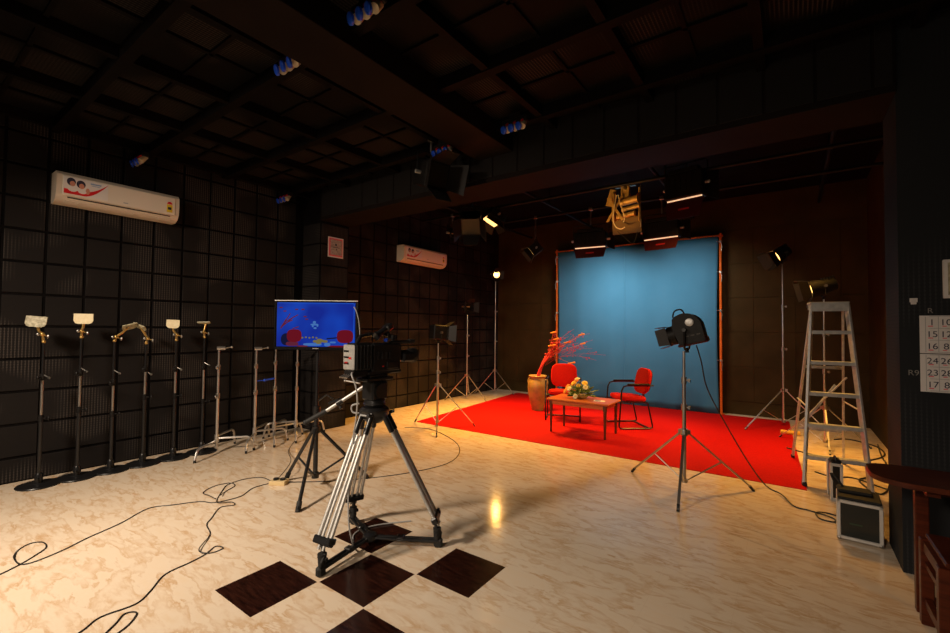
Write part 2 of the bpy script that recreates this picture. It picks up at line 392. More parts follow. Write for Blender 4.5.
# stage lighting grid, dark pipes under the stage ceiling
w = MB()
for yy in (5.5, 6.4, 7.4): w.cyl((LW, yy, 3.62), (SRX, yy, 3.62), .024)
for xx in (-5.0, -3.4, -1.5, .4):
    w.cyl((xx, HY1, 3.67), (xx, BY, 3.67), .024)
    for yy in (5.0, 6.9, 8.7): w.cyl((xx, yy, 3.67), (xx, yy, SZ), .012)
tag(w.build('lighting_grid', 'housing'), 'black pipe grid hung under the dark stage ceiling', 'lighting grid')

# carpet
w = MB(); w.prism([(-4.85, 5.16), (.115, 5.22), (-.03, 9.0), (-5.22, 8.93)], .006)
tag(w.build('carpet', 'carpet'), 'large bright red carpet laid across the stage floor', 'carpet')

# ------------------------------------------------------------------ backdrop
bd = thing('backdrop', 'tall blue cloth backdrop on an orange pipe frame behind the chairs', 'backdrop', (-2.63, 9.02, 0))
w = MB(); nx, nz = 90, 24; vs = []; fs = []
for j in range(nz + 1):
    for i in range(nx + 1):
        u = i / nx; z = .012 + 3.20 * j / nz; xx = -1.58 + 3.16 * u
        pull = .03 * math.sin(PI * j / nz)
        xx = xx * (1 - pull * .6)
        yy = -.035 + .006 * math.sin(u * 31) + .006 * math.sin(u * 57 + 2) * (1 - j / nz)
        vs.append((xx, yy, z))
for j in range(nz):
    for i in range(nx): a = j * (nx + 1) + i; fs.append((a, a + 1, a + nx + 2, a + nx + 1))
w._add(vs, fs)
cl = w.build('cloth', 'blue', bd)
md = cl.modifiers.new('thick', 'SOLIDIFY'); md.thickness = .003
w = MB(); w.box((-.10, -.040, 1.62), (.010, .003, 3.1)); w.build('seam', 'bluehem', bd)
for sx in (-1, 1):
    w = MB(); w.cyl((sx * 1.61, 0, 0), (sx * 1.61, 0, 3.28), .022); w.cyl((sx * 1.61, 0, 0), (sx * 1.61, 0, .012), .05); w.build('upright_pipe', 'orange', bd)
w = MB(); w.cyl((-1.65, 0, 3.23), (1.65, 0, 3.23), .022); w.build('top_pipe', 'orange', bd)
for sx in (-1, 1):
    for zz in (.95, 1.85, 2.55, 3.1):
        w = MB(); w.cyl((sx * 1.61, 0, zz), (sx * 1.61, 0, zz + .035), .027)
        w.tube([(sx * 1.61, -.028, zz + .02), (sx * 1.635, -.035, zz - .05), (sx * 1.625, -.03, zz - .16)], .005, 6)
        w.cyl((sx * 1.55, -.035, zz + .02), (sx * 1.61, -.02, zz + .02), .006, n=8)
        w.build('tie', 'chrome', bd)

# ------------------------------------------------------------------ generic barn-door lamp heads
def head(par, kind, lit, L=.26, W=.24, H=.24, doors=(35, 35, 35, 35), dl=.16, inner='glow'):
    """lamp head parts in local space, beam along +X; par is the thing"""
    w = MB()
    if kind == 'fresnel':
        out = []
        for k in range(17):
            a = PI * k / 16; out.append((W / 2 * math.cos(a), H * .12 + H / 2 * math.sin(a)))
        out += [(-W / 2, -H / 2), (W / 2, -H / 2)]
        w.prism(out, L, T(-L / 2, 0, 0) @ Matrix(((0, 0, 1, 0), (1, 0, 0, 0), (0, 1, 0, 0), (0, 0, 0, 1))))
        w.cyl((L / 2, 0, 0), (L / 2 + .07, 0, 0), min(W, H) * .42, n=28)
        for k in range(4): w.box((-L / 2 + .04 + k * L / 5, 0, H * .62), (.008, W * .5, .02))
    elif kind == 'open':
        w.lathe([(W * .12, -L * .5), (W * .34, -L * .45), (W * .42, -L * .1), (W * .5, L * .42), (W * .52, L * .5), (W * .47, L * .5), (W * .38, -L * .02), (W * .1, -L * .2)], mt=Matrix.Rotation(PI / 2, 4, 'Y'), n=28)
        for k in range(5): w.box((-L * .42 + k * .03, 0, W * .40), (.008, W * .5, .05))
    else:
        w.box((0, 0, 0), (L, W, H), bev=.012)
        for k in range(5): w.box((-L * .3 + k * L * .14, 0, H / 2 + .006), (.01, W * .8, .016))
        w.box((L / 2 + .005, 0, 0), (.02, W * 1.03, H * 1.03), bev=.004)
    w.build('housing', 'housing', par)
    fx = L / 2 + (.07 if kind == 'fresnel' else .018)
    w = MB()
    if kind == 'box': w.box((fx - .002, 0, 0), (.004, W * .9, H * .86))
    elif kind == 'fresnel':
        w.lathe([(.001, .014), (W * .2, .011), (W * .36, .0), (W * .36, -.004)], (fx, 0, 0), mt=Matrix.Rotation(PI / 2, 4, 'Y'))
    else:
        w.lathe([(W * .09, -L * .2), (W * .37, -L * .0), (W * .45, L * .4)], mt=Matrix.Rotation(PI / 2, 4, 'Y'), caps=False)
    w.build('reflector' if kind != 'fresnel' else 'lens', ('glow' if lit else 'darksteel') if kind != 'fresnel' else 'lens', par)
    if kind == 'open':
        w = MB(); w.cyl((L * .1, -.035, 0), (L * .1, .035, 0), .011, n=12); w.build('bulb', 'bulb' if lit else 'cream', par)
    q = W * .5 if kind != 'fresnel' else W * .42; qh = H * .5 if kind != 'fresnel' else H * .42
    for k, ang in enumerate(doors):
        if ang is None: continue
        a = math.radians(ang); w = MB()
        hw = (q if k < 2 else qh)
        out = [(0, -hw * .95), (0, hw * .95), (dl, hw * .70), (dl, -hw * .70)] if k < 2 else [(0, -hw * .95), (0, hw * .95), (dl, hw * 1.2), (dl, -hw * 1.2)]
        if k == 0: mt = T(fx, 0, qh) @ roty(-a)
        elif k == 1: mt = T(fx, 0, -qh) @ roty(a)
        elif k == 2: mt = T(fx, q, 0) @ rotz(a) @ rotx(PI / 2)
        else: mt = T(fx, -q, 0) @ rotz(-a) @ rotx(PI / 2)
        w.prism(out, .004, mt); w.build('barn_door', 'doorflap', par)

def yoke(par, W, drop, mtl='housing', up=False, knob=True):
    s = 1 if up else -1; w = MB(); q = W / 2 + .03
    pts = [(0, -q, 0), (0, -q, s * (drop - .03)), (0, -q + .03, s * drop), (0, q - .03, s * drop), (0, q, s * (drop - .03)), (0, q, 0)]
    w.tube(pts, .009, 8); w.cyl((0, 0, s * (drop - .01)), (0, 0, s * (drop + .05)), .016, n=12)
    w.build('yoke', mtl, par)
    if knob:
        for sg in (-1, 1):
            w = MB(); w.cyl((0, sg * (q - .012), 0), (0, sg * (q + .028), 0), .022, n=12); w.build('knob', 'steel', par)

def stand_parts(par, h, feet, joint, hub=.09, mtl='chrome', r=.016, legw=.011, r_top=.009, foot='rubber', sections=3):
    """light stand: telescoping column, three legs (feet = local xy), braces; height h of the top spigot"""
    zs = [hub] + [joint + (h - joint) * k / sections for k in range(1, sections + 1)]
    for k in range(sections):
        w = MB(); rr = r + (r_top - r) * k / max(1, sections - 1)
        w.cyl((0, 0, zs[k]), (0, 0, zs[k + 1]), rr); w.build('pole', mtl, par)
        if k < sections - 1:
            w = MB(); z = zs[k + 1]; w.cyl((0, 0, z - .05), (0, 0, z + .01), rr + .008); w.cyl((0, 0, z - .02), (.045, 0, z - .02), .006, n=8); w.cyl((.045, 0, z - .035), (.045, 0, z - .005), .012, n=10)
            w.build('collar', 'steel', par)
    w = MB(); w.cyl((0, 0, hub - .015), (0, 0, hub + .015), r + .012); w.build('brace_hub', 'steel', par)
    w = MB(); w.cyl((0, 0, joint - .03), (0, 0, joint + .03), r + .014)
    for fx, fy in feet:
        a = math.atan2(fy, fx); w.box((math.cos(a) * .035, math.sin(a) * .035, joint), (.04, .022, .04), rotz(a))
    w.build('leg_hub', 'steel', par)
    for fx, fy in feet:
        d = V((fx, fy, 0)); n = d.normalized(); p1 = n * .03 + V((0, 0, joint)); p2 = d + V((0, 0, .014))
        w = MB(); old = w.m; w.m = frame(p1, p2); Ln = (p2 - p1).length
        w.box((0, 0, Ln / 2), (legw * 1.6, legw, Ln), rotz(0)); w.m = old
        mid = p1.lerp(p2, .52); hb = n * .02 + V((0, 0, hub))
        w.cyl(hb, mid, legw * .45, n=8)
        lg = w.build('leg', mtl, par)
        w = MB(); w.cyl(p2 + V((0, 0, -.013)) , p2 + (p1 - p2).normalized() * .05, legw * .95, n=10); w.build('foot', foot, lg)

def tri(R, a0): return [(R * math.cos(a0 + k * 2 * PI / 3), R * math.sin(a0 + k * 2 * PI / 3)) for k in range(3)]

# ---------- near fresnel lamp on its stand, centre right
cx, cy = -.82, 4.527
st = thing('light_stand', 'black and chrome tripod light stand under the fresnel lamp in front of the carpet', 'light stand', (cx, cy, 0), group=None)
stand_parts(st, 1.30, [(-.55, .24), (.055, -.57), (.53, .37)], .54, .09, 'steel', r=.018, r_top=.012, legw=.014)
ft = thing('fresnel_lamp', 'large black fresnel studio lamp with barn doors, facing left towards the chairs', 'studio lamp', (cx + .03, cy - .02, 1.50), rot=(0, math.radians(15), math.radians(180)))
w = MB(); prof = [(-.14, -.13), (.08, -.125), (.105, .04)] + [(-.005 + .14 * math.cos(q), .02 + .135 * math.sin(q)) for q in [math.radians(d) for d in (50, 65, 80, 95, 110, 125, 140, 155, 170)]] + [(-.145, -.02)]
w.prism(prof, .20, T(0, .10, 0) @ rotx(PI / 2))
w.cyl((.10, 0, -.02), (.165, 0, -.02), .092, .086, n=28)
for k in range(4): w.box((-.06 + k * .035, 0, .145 - .012 * abs(k - 1)), (.008, .12, .02))
w.build('housing', 'housing', ft)
w = MB(); w.lathe([(.001, .014), (.05, .011), (.08, .0), (.08, -.004)], (.166, 0, -.02), mt=Matrix.Rotation(PI / 2, 4, 'Y')); w.build('lens', 'lens', ft)
for q, mt in enumerate((T(.165, 0, .07) @ roty(math.radians(-6)), T(.165, 0, -.11) @ roty(math.radians(6)), T(.165, .09, -.02) @ rotz(math.radians(10)) @ rotx(PI / 2), T(.165, -.09, -.02) @ rotz(math.radians(-10)) @ rotx(PI / 2))):
    w = MB(); w.prism([(0, -.085), (0, .085), (.095, .075), (.095, -.075)], .004, mt); w.build('barn_door', 'doorflap', ft)
w = MB(); w.lathe([(.036, 0), (.036, .008), (.024, .012), (.010, .012)], (-.055, .101, .06), mt=rotx(-PI / 2)); w.build('side_disc', 'alu', ft)
w = MB(); w.tube([(-.02, 0, .145), (-.0, 0, .20), (.06, 0, .20), (.09, 0, .145)], .008, 8, spl=4); w.build('carrying_handle', 'black', ft)
w = MB(); w.box((-.02, 0, -.132), (.24, .17, .026), bev=.008); w.box((-.13, 0, -.115), (.05, .14, .05), bev=.008); w.build('base_tray', 'redflap', ft)
w = MB()
for k in range(3): w.box((-.10 + k * .05, .1015, -.06), (.03, .004, .008))
w.build('vent', 'darksteel', ft)
# its yoke is upright, drawn in the lamp's own tilted frame
w = MB(); mi = Matrix.Rotation(math.radians(-24), 4, 'Y'); w.m = Matrix.Rotation(math.radians(-15), 4, 'Y')
w.tube([(0, -.13, .0), (0, -.13, -.15), (0, -.10, -.175), (0, .10, -.175), (0, .13, -.15), (0, .13, .0)], .010, 8); w.cyl((0, 0, -.21), (0, 0, -.165), .017, n=12)
w.build('yoke', 'housing', ft)
for sg in (-1, 1):
    w = MB(); w.cyl((0, sg * .10, 0), (0, sg * .155, 0), .018, n=12); w.build('knob', 'black', ft)
w = MB(); w.tube([(cx + .10, cy + .04, 1.36), (cx + .14, cy + .06, 1.2), (cx + .18, cy + .12, .95), (-.50, 4.85, .58), (-.33, 5.0, .22), (-.20, 5.07, .02), (-.08, 4.9, .019), (.013, 4.67, .008), (.12, 4.64, .007), (.26, 4.57, .007), (.27, 4.48, .007), (.18, 4.49, .007), (.16, 4.60, .014), (.24, 4.66, .007), (.34, 4.62, .007)], .006, 8, spl=6)
tag(w.build('power_cable', 'cable'), 'thin black cable hanging from the fresnel lamp down to the floor by the case', 'cable')

# ---------- other lamp stands round the stage
GS = 'chrome light stands around the carpet'
def lampstand(loc, h, feet, joint, slabel, hlabel, kind, lit, yaw, tilt, W=.2, L=.2, doors=(35, 35, 35, 35), dl=.12, sections=3, zoff=.16, r=.014):
    s = thing('light_stand', slabel, 'light stand', (*loc, 0), group=GS)
    stand_parts(s, h, feet, joint, .06, 'chrome', r=r, r_top=.008, sections=sections)
    hd = thing('studio_lamp', hlabel, 'studio lamp', (loc[0], loc[1], h + zoff), rot=(0, math.radians(tilt), math.radians(yaw)), group='lamps on the stage light stands')
    head(hd, kind, lit, L=L, W=W, H=W, doors=doors, dl=dl)
    w = MB(); w.m = Matrix.Rotation(math.radians(-tilt), 4, 'Y'); q = W / 2 + .025
    w.tube([(0, -q, 0), (0, -q, -.11), (0, -q + .03, -.13), (0, q - .03, -.13), (0, q, -.11), (0, q, 0)], .008, 8); w.cyl((0, 0, -.17), (0, 0, -.12), .013, n=12)
    w.build('yoke', 'housing', hd)
    for sg in (-1, 1):
        w = MB(); w.cyl((0, sg * (W / 2 - .01), 0), (0, sg * (q + .02), 0), .018, n=10); w.build('knob', 'steel', hd)
    return hd
lampstand((-5.62, 8.62), 2.62, tri(.52, 0), .52, 'tallest thin chrome light stand in the far left stage corner', 'glowing open lamp on the tall stand in the far left corner', 'open', True, -38, 14, W=.17, L=.16, dl=.08, doors=(60, 60, 60, 60))
lampstand((-5.60, 7.5), 1.80, tri(.50, 0), .50, 'thin chrome light stand between the tall corner stand and the one at the carpet corner', 'small lamp with open steel barn doors on the middle left stage stand', 'open', False, -25, 5, W=.19, L=.18, doors=(40, 40, 40, 40))
lampstand((-4.41, 5.16), 1.27, [(.47, -.66 + .1), (.50, .30), (-.45, -.02)], .62, 'chrome light stand straddling the near left corner of the red carpet', 'unlit dark lamp on the stand at the carpet corner, beside the video camera', 'box', False, 62, 4, W=.22, L=.22, r=.017)
lampstand((-.10, 8.62), 2.60, [(-.47, -.78), (.52, -.05), (-.02, .42)], .56, 'tall chrome light stand on the right of the blue backdrop', 'lit lamp with glowing barn door on the tall stand right of the backdrop', 'open', True, 207, 30, W=.22, L=.24, doors=(20, 12, 30, 30), dl=.15)
lampstand((.36, 7.4), 1.98, [(-.50, .2), (.47, .20), (.02, -.50)], .50, 'chrome light stand seen through the rungs of the stepladder', 'lit finned lamp showing just above the top of the stepladder', 'open', True, 188, 14, W=.22, L=.30, doors=(20, 60, 30, 25), dl=.13, zoff=.12)

# ------------------------------------------------------------------ hanging lamps
def hanging(loc, top, yaw, tilt, label, kind='box', lit=False, L=.3, W=.5, H=.28, doors=(35, None, 35, 35), dl=.16, group='lamps hanging over the stage'):
    h = thing('hanging_lamp', label, 'studio lamp', loc, rot=(0, math.radians(tilt), math.radians(yaw)), group=group)
    head(h, kind, lit, L=L, W=W, H=H, doors=doors, dl=dl)
    w = MB(); w.m = Matrix.Rotation(math.radians(-tilt), 4, 'Y'); q = W / 2 + .03; d = min(H * .5 + .10, top - loc[2] - .03)
    w.tube([(0, -q, 0), (0, -q, d - .03), (0, -q + .03, d), (0, q - .03, d), (0, q, d - .03), (0, q, 0)], .009, 8)
    w.build('yoke', 'housing', h)
    w = MB(); w.m = Matrix.Rotation(math.radians(-tilt), 4, 'Y'); w.cyl((0, 0, d - .005), (0, 0, top - loc[2]), .015, n=12)
    w.box((0, 0, top - loc[2]), (.06, .07, .06), bev=.008); w.build('pipe_clamp', 'steel', h)
    for sg in (-1, 1):
        w = MB(); w.cyl((0, sg * (W / 2 - .02), 0), (0, sg * (q + .025), 0), .02, n=12); w.build('knob', 'alu', h)
    return h
def softlight(loc, top, W, label, H=.26, logo=True, yaw=90, flap=.17):
    """bank lamp seen from behind: dark box, narrow lit gap, lower flap hanging down (beam +X local)"""
    h = thing('soft_lamp', label, 'studio lamp', loc, rz=math.radians(yaw), group='bank lamps hanging before the backdrop')
    w = MB(); w.box((0, 0, .0), (.20, W, H), bev=.015); w.box((-.04, 0, H / 2 + .03), (.10, W * .8, .06), bev=.01)
    for k in range(6): w.box((-.102, -W * .38 + k * W * .15, .02), (.008, .02, H * .6))
    w.build('housing', 'housing', h)
    w = MB(); w.cyl((-.05, -W / 2 + .02, -H / 2 - .008), (-.05, W / 2 - .02, -H / 2 - .008), .009, n=10); w.build('tube', 'tube', h)
    w = MB(); w.box((.102, 0, 0), (.004, W * .92, H * .8)); w.build('diffuser', 'whiteplastic', h)
    w = MB(); mt = T(-.05, 0, -H / 2 - .02) @ roty(math.radians(100))
    w.prism([(0, -W * .5), (0, W * .5), (flap, W * .43), (flap, -W * .43)], .005, mt); fp = w.build('flap', 'redflap', h)
    if logo:
        w = MB(); w.m = mt; w.box((flap * .5, 0, -.002), (.022, .14, .003)); w.build('logo', 'redlogo', fp)
    for sg in (-1, 1):
        w = MB(); w.m = T(.09, sg * W / 2, 0) @ rotz(sg * math.radians(35)) @ rotx(PI / 2)
        w.prism([(0, -H * .5), (0, H * .5), (.15, H * .6), (.15, -H * .6)], .004); w.build('barn_door', 'doorflap', h)
    w = MB(); q = W / 2 + .03; d = H / 2 + .14
    w.tube([(0, -q, 0), (0, -q, d - .03), (0, -q + .03, d), (0, q - .03, d), (0, q, d - .03), (0, q, 0)], .009, 8); w.build('yoke', 'housing', h)
    for sg in (-1, 1):
        w = MB(); w.cyl((0, sg * (W / 2 - .01), 0), (0, sg * (q + .025), 0), .02, n=12); w.build('knob', 'alu', h)
    w = MB(); w.cyl((0, 0, d - .005), (0, 0, top - loc[2]), .014, n=12); w.box((0, 0, top - loc[2]), (.06, .07, .06), bev=.008); w.build('pipe_clamp', 'steel', h)
    return h
softlight((-1.66, 7.40, 3.10), 3.62, .56, 'black bank lamp hanging over the middle of the blue backdrop, bright strip underneath', yaw=82)
softlight((-2.84, 7.40, 3.07), 3.62, .56, 'black bank lamp hanging over the upper left of the blue backdrop', yaw=97)
softlight((-1.13, 6.40, 3.44), 3.62, .50, 'largest black bank lamp, high above the right half of the backdrop', H=.34, logo=True, yaw=76, flap=.26)
hanging((-3.93, 7.4, 3.02), 3.62, 215, 38, 'small hanging lamp at the top left corner of the blue backdrop, lit doors', 'box', True, L=.2, W=.26, H=.2, doors=(30, 30, 30, 30), dl=.12)
hanging((-4.22, 6.4, 3.46), 3.62, 235, 62, 'hanging lamp with warm lit steel doors, up and right of the far air conditioner', 'box', True, L=.12, W=.42, H=.3, doors=(25, 50, 30, 30), dl=.14)
hanging((-4.05, 5.5, 3.15), 3.62, -60, 40, 'dim dark lamp hanging just behind the header, above the far air conditioner', 'box', False, L=.22, W=.3, H=.3, doors=(20, 20, 30, 30), dl=.2)
hanging((-5.15, 6.4, 3.28), 3.62, -20, 25, 'smallest dark lamp hanging above the left end of the far air conditioner', 'open', False, L=.16, W=.16, H=.16, doors=(30, 30, 30, 30), dl=.08)
hanging((-3.08, 3.45, 3.12), 3.50, -18, 18, 'black lamp with open barn doors and white clamp hanging in front of the header', 'box', False, L=.26, W=.26, H=.26, doors=(25, 28, 20, 22), dl=.24, group='lamps hanging over the studio')

# tan lit hanger with drums and looped cable over the backdrop
hg = thing('lamp_hoist', 'tan metal hoist with pulleys and a looping cable, lit gold above the backdrop', 'hoist', (-1.98, 6.55, 3.0))
w = MB(); w.box((0, 0, .55), (.12, .06, .20), bev=.006); w.box((-.17, 0, .34), (.035, .10, .42), bev=.004); w.box((.20, .02, .34), (.02, .08, .5), bev=.004); w.box((-.22, .02, .5), (.1, .02, .25), roty(.3))
w.build('bracket', 'tan', hg)
w = MB(); w.box((0, .05, .06), (.42, .012, .24), rotx(.15), bev=.003); w.build('back_plate', mat('olive_plate', (.16, .09, .02), .6), hg)
for zz, xx, r_ in ((.40, .07, .052), (.19, .02, .035), (.29, .09, .03)):
    w = MB(); w.cyl((xx - .12, -.03, zz - .01), (xx + .12, -.05, zz + .015), r_, n=20); w.cyl((xx - .13, -.03, zz - .01), (xx - .12, -.03, zz - .01), r_ * 1.35, n=20); w.cyl((xx + .12, -.05, zz + .015), (xx + .13, -.05, zz + .015), r_ * 1.35, n=20); w.build('pulley', 'tan', hg)
w = MB()
for s_ in range(4): w.box((-.15 + s_ * .012, -.06 - s_ * .008, .30), (.02, .012, .42), roty(.55 * (-1) ** s_))
w.build('scissor_arm', 'tan', hg)
w = MB(); w.tube([(-.10, -.10, .50), (-.13, -.12, .3), (-.14, -.12, .12), (-.10, -.12, .02), (-.03, -.12, -.02), (.03, -.12, 0)], .008, 8, spl=6)
w.tube([(-.08, -.10, .5), (-.02, -.12, .3), (.02, -.11, .14), (.0, -.1, .08)], .007, 8, spl=6); w.build('cable', 'cream', hg)
w = MB(); w.cyl((.0, 0, .58), (.0, -.15, .62), .02); w.cyl((.22, .0, .0), (.22, .0, .62), .006, n=8); w.box((-.0, 0, .64), (.3, .05, .03)); w.build('hanger', 'steel', hg)
w = MB(); w.tube([(-.12, 0, -.02), (-.02, 0, -.12), (.1, .03, -.22), (.16, .05, -.05)], .004, 6, spl=5); w.build('thin_wire', 'cable', hg)

# ------------------------------------------------------------------ blue sockets in threes
def sockets(x, y, z, label, n=3, yaw=0.0):
    t = thing('socket_box', label, 'socket', (x, y, z), yaw, group='triple blue power sockets under the ceiling')
    w = MB(); w.box((0, 0, .035), (.26, .06, .05), bev=.006); w.box((0, 0, .075), (.12, .05, .06)); w.build('mounting_box', 'housing', t)
    for k in range(n):
        xx = (k - (n - 1) / 2) * .078
        w = MB(); w.cyl((xx, .015, .02), (xx + .012, -.035, -.045), .027, .031, n=16); s_ = w.build('socket_body', 'sockbody', t)
        w = MB(); w.lathe([(.036, -.006), (.036, .008), (.028, .014), (.01, .015)], (xx - .012, -.058, -.045), n=18, mt=rotx(math.radians(112)) @ roty(-.35)); w.build('cap', 'sockblue', s_)
        w = MB(); w.cyl((xx + .012, -.01, .03), (xx + .012, -.045, .0), .012, n=10); w.build('red_collar', 'red', s_)
for x_, y_, z_, l_ in ((-2.02, 1.69, 3.375, 'three blue-capped sockets at the top edge of the view, right of the ceiling beam'), (-2.84, 1.70, 3.35, 'three blue-capped sockets on the near left side of the ceiling beam'),
                       (-2.86, 3.40, 3.32, 'three blue-capped sockets above the hanging lamp with the white clamp'), (-2.03, 3.42, 3.36, 'three blue-capped sockets under the ceiling, right of the beam by the header'),
                       (-5.80, 1.72, 3.32, 'three dim blue-capped sockets at the wall above the near air conditioner'), (-5.80, 3.42, 3.32, 'three dim blue-capped sockets in the ceiling corner above the pillar with the notice')):
    sockets(x_, y_, z_, l_)

# ------------------------------------------------------------------ air conditioners
def aircon(y0, y1, z0, z1, label):
    W = y1 - y0; H = z1 - z0; t = thing('air_conditioner', label, 'air conditioner', (LW + .001, (y0 + y1) / 2, z0), group='white wall air conditioners')
    w = MB(); prof = [(0, 0), (.10, 0), (.165, .035), (.195, .085), (.20, H * .6), (.198, H - .03), (.17, H), (0, H)]
    w.m = T(0, -W / 2, 0); w.prism(prof, W, Matrix(((1, 0, 0, 0), (0, 0, 1, 0), (0, 1, 0, 0), (0, 0, 0, 1)))); w.build('body', 'offwhite', t)
    w = MB(); w.box((.201, 0, H * .56), (.012, W * .92, H * .66), bev=.005); w.build('front_panel', 'whiteplastic', t)
    w = MB(); w.box((.178, .0, .058), (.008, W * .84, .012), roty(.6)); w.build('vent_slot', 'gloss', t)
    w = MB(); w.box((.145, 0, .020), (.012, W * .86, .045), roty(1.0), bev=.003)
    for k in range(4): w.box((.150, -W * .34 + k * W * .22, .012), (.012, .006, .03), roty(1.0))
    w.build('louvre', 'offwhite', t)
    # printed sticker with two faces and a red swoosh
    s = MB(); X = .2085; a = -W * .455; b0 = H * .29; b1 = H * .85; mats = ['paper', 'red', 'skin', 'ink', 'bluepr']
    s.mi = 0; s.box((X, a + W * .165, (b0 + b1) / 2), (.002, W * .33, b1 - b0))
    s.mi = 1; sw = []
    N_ = 14
    for k in range(N_ + 1):
        u = k / N_; yy = a + .004 + W * .325 * u; lo = b0 + .002 + (b1 - b0 - .01) * max(0, (u - .45) / .55) ** 1.7; sw.append((yy, lo))
    up = []
    for k in range(N_, -1, -1):
        u = k / N_; yy = a + .004 + W * .325 * u; hi = b0 + .03 * (1 - u * .6) + .018 + (b1 - b0 - .035) * max(0, (u - .35) / .65) ** 1.9; up.append((yy, min(hi, b1 - .002)))
    s._add([(X + .0022, y, z) for y, z in sw + up], [tuple(range(len(sw + up)))[:]], False)
    def disc(y, z, ry, rz_, mi, dx):
        s.mi = mi; s._add([(X + dx, y + ry * math.cos(2 * PI * i / 14), z + rz_ * math.sin(2 * PI * i / 14)) for i in range(14)], [tuple(range(14))], False)
    disc(a + W * .055, b1 - .045, .034, .040, 3, .0025); disc(a + W * .064, b1 - .062, .021, .026, 2, .003)
    disc(a + W * .125, b1 - .055, .035, .040, 3, .0026); disc(a + W * .130, b1 - .072, .021, .026, 2, .0031)
    disc(a + W * .065, b0 + .052, .036, .026, 0, .0032); disc(a + W * .135, b0 + .040, .032, .018, 0, .0033); disc(a + W * .175, b0 + .056, .016, .032, 2, .0024)
    s.mi = 4; s.box((X + .002, a + W * .235, b1 - .028), (.001, .085, .014)); s.box((X + .002, a + W * .235, b1 - .046), (.001, .07, .006))
    s.build('sticker', mats, t)
    s = MB(); s.mi = 0; s.box((X, W * .405, H * .46), (.002, .055, .085)); s.mi = 1; s.box((X + .001, W * .405, H * .46), (.002, .035, .03)); s.mi = 2
    s._add([(X + .0025, W * .405 + .026 * math.cos(PI * k / 8), H * .62 + .028 * math.sin(PI * k / 8)) for k in range(9)], [tuple(range(9))], False)
    s.build('energy_label', ['yellow', 'ink', 'red'], t)
    s = MB(); s.box((X, .02, H * .34), (.002, .04, .009)); s.build('logo', 'rule', t)
aircon(1.03, 2.075, 2.685, 2.985, 'long white wall air conditioner high on the near left wall')
aircon(5.72, 6.94, 2.725, 3.03, 'white wall air conditioner further back, beyond the pillar, high on the left wall')

# notice on the pillar
nt_ = thing('notice', 'small white notice with a pink border on the dark pillar', 'notice', (LW + .428, 4.06, 2.68))
w = MB(); w.box((0, 0, 0), (.004, .27, .30)); w.build('sheet', 'paper', nt_)
w = MB(); w.box((.003, 0, 0), (.003, .235, .265)); w.build('border', 'pink', nt_)
w = MB(); w.box((.005, 0.005, 0), (.003, .20, .225)); w.build('print', 'greyprint', nt_)
w = MB(); w.box((.0068, 0, .04), (.001, .03, .03)); w.box((.0068, .0, 0), (.001, .12, .008)); w.box((.0068, 0.01, -.03), (.001, .02, .015)); w.build('symbol', 'ink', nt_)

# ------------------------------------------------------------------ six round-based stands along the left wall
HG = 'black round-based floor stands along the left wall'
def plate(w, mt, W=.19, H=.10):
    out = [(-W / 2, H / 2), (W / 2, H / 2), (W / 2, -H * .2), (W / 2 - .012, -H * .4), (W / 2 - .03, -H / 2), (-W / 2 + .03, -H / 2), (-W / 2 + .012, -H * .4), (-W / 2, -H * .2)]
    w.prism(out, .012, mt)
yawc = math.radians(62)       # plates face roughly towards the room
def floorstand(y, label, pts, pm, pmat, W=.15, H=.10, hs=(.62, 1.0), x=-5.66):
    t = thing('floor_stand', label, 'floor stand', (x, y, 0), group=HG)
    w = MB(); w.lathe([(.155, 0), (.158, .008), (.152, .016), (.05, .022), (.04, .03)]); w.build('base', 'black', t)
    w = MB(); w.lathe([(.030, .026), (.030, .10), (.022, .115)]); w.cyl((0, 0, .07), (.055, -.02, .07), .008, n=8); w.build('base_socket', 'black', t)
    w = MB(); w.cyl((0, 0, .10), (0, 0, hs[0]), .0155); w.build('lower_tube', 'black', t)
    w = MB(); w.cyl((0, 0, hs[0]), (0, 0, hs[1]), .012); w.build('middle_tube', 'steel', t)
    w = MB(); w.cyl((0, 0, hs[1]), (0, 0, pts[0][2]), .0095); w.build('upper_tube', 'black', t)
    for k, hh in enumerate(hs):
        w = MB(); w.cyl((0, 0, hh - .03), (0, 0, hh + .03), .021); w.cyl((0, 0, hh), (.04, .03 * (-1) ** k, hh), .006, n=8); w.ball((.055, .042 * (-1) ** k, hh), .017, 10, (1, .6, 1.3)); w.build('clamp_collar', 'housing', t)
    w = MB(); w.cyl((0, -.0, pts[0][2] - .30), (.05, .03, pts[0][2] - .33), .006, n=8); w.ball((.055, .035, pts[0][2] - .335), .018, 10, (1.3, .6, .7)); w.build('wing_knob', 'steel', t)
    w = MB(); w.tube(pts, .011, 10)
    w.ball(pts[1], .02, 12); w.ball(pts[0], .017, 10)
    w.cyl(pts[1], V(pts[1]) + V((.04, .02, -.015)), .006, n=8); w.build('arm', 'brass', t)
    w = MB(); w.ball(V(pts[1]) + V((.05, .03, -.02)), .016, 10, (1, .6, 1.2)); w.build('wing_nut', 'steel', t)
    w = MB(); w.ball(V(pts[1]) + V((.02, -.030, .0)), .014, 10, (.6, 1, 1)); w.build('wing_nut', 'steel', t)
    w = MB(); plate(w, T(*pts[-1]) @ pm, W, H); w.build('head_plate', pmat, t)
    return t
def face(yaw, tiltd=0, roll=0): return rotz(math.radians(yaw)) @ rotx(PI / 2 + math.radians(tiltd)) @ rotz(math.radians(roll))
floorstand(.971, 'round-based floor stand nearest the left edge, mottled grey plate head', [(0, 0, 1.33), (0, -.012, 1.40), (0, -.035, 1.43), (.0, -.05, 1.49), (.005, -.055, 1.515)], face(60, -8, -4), 'greyplate')
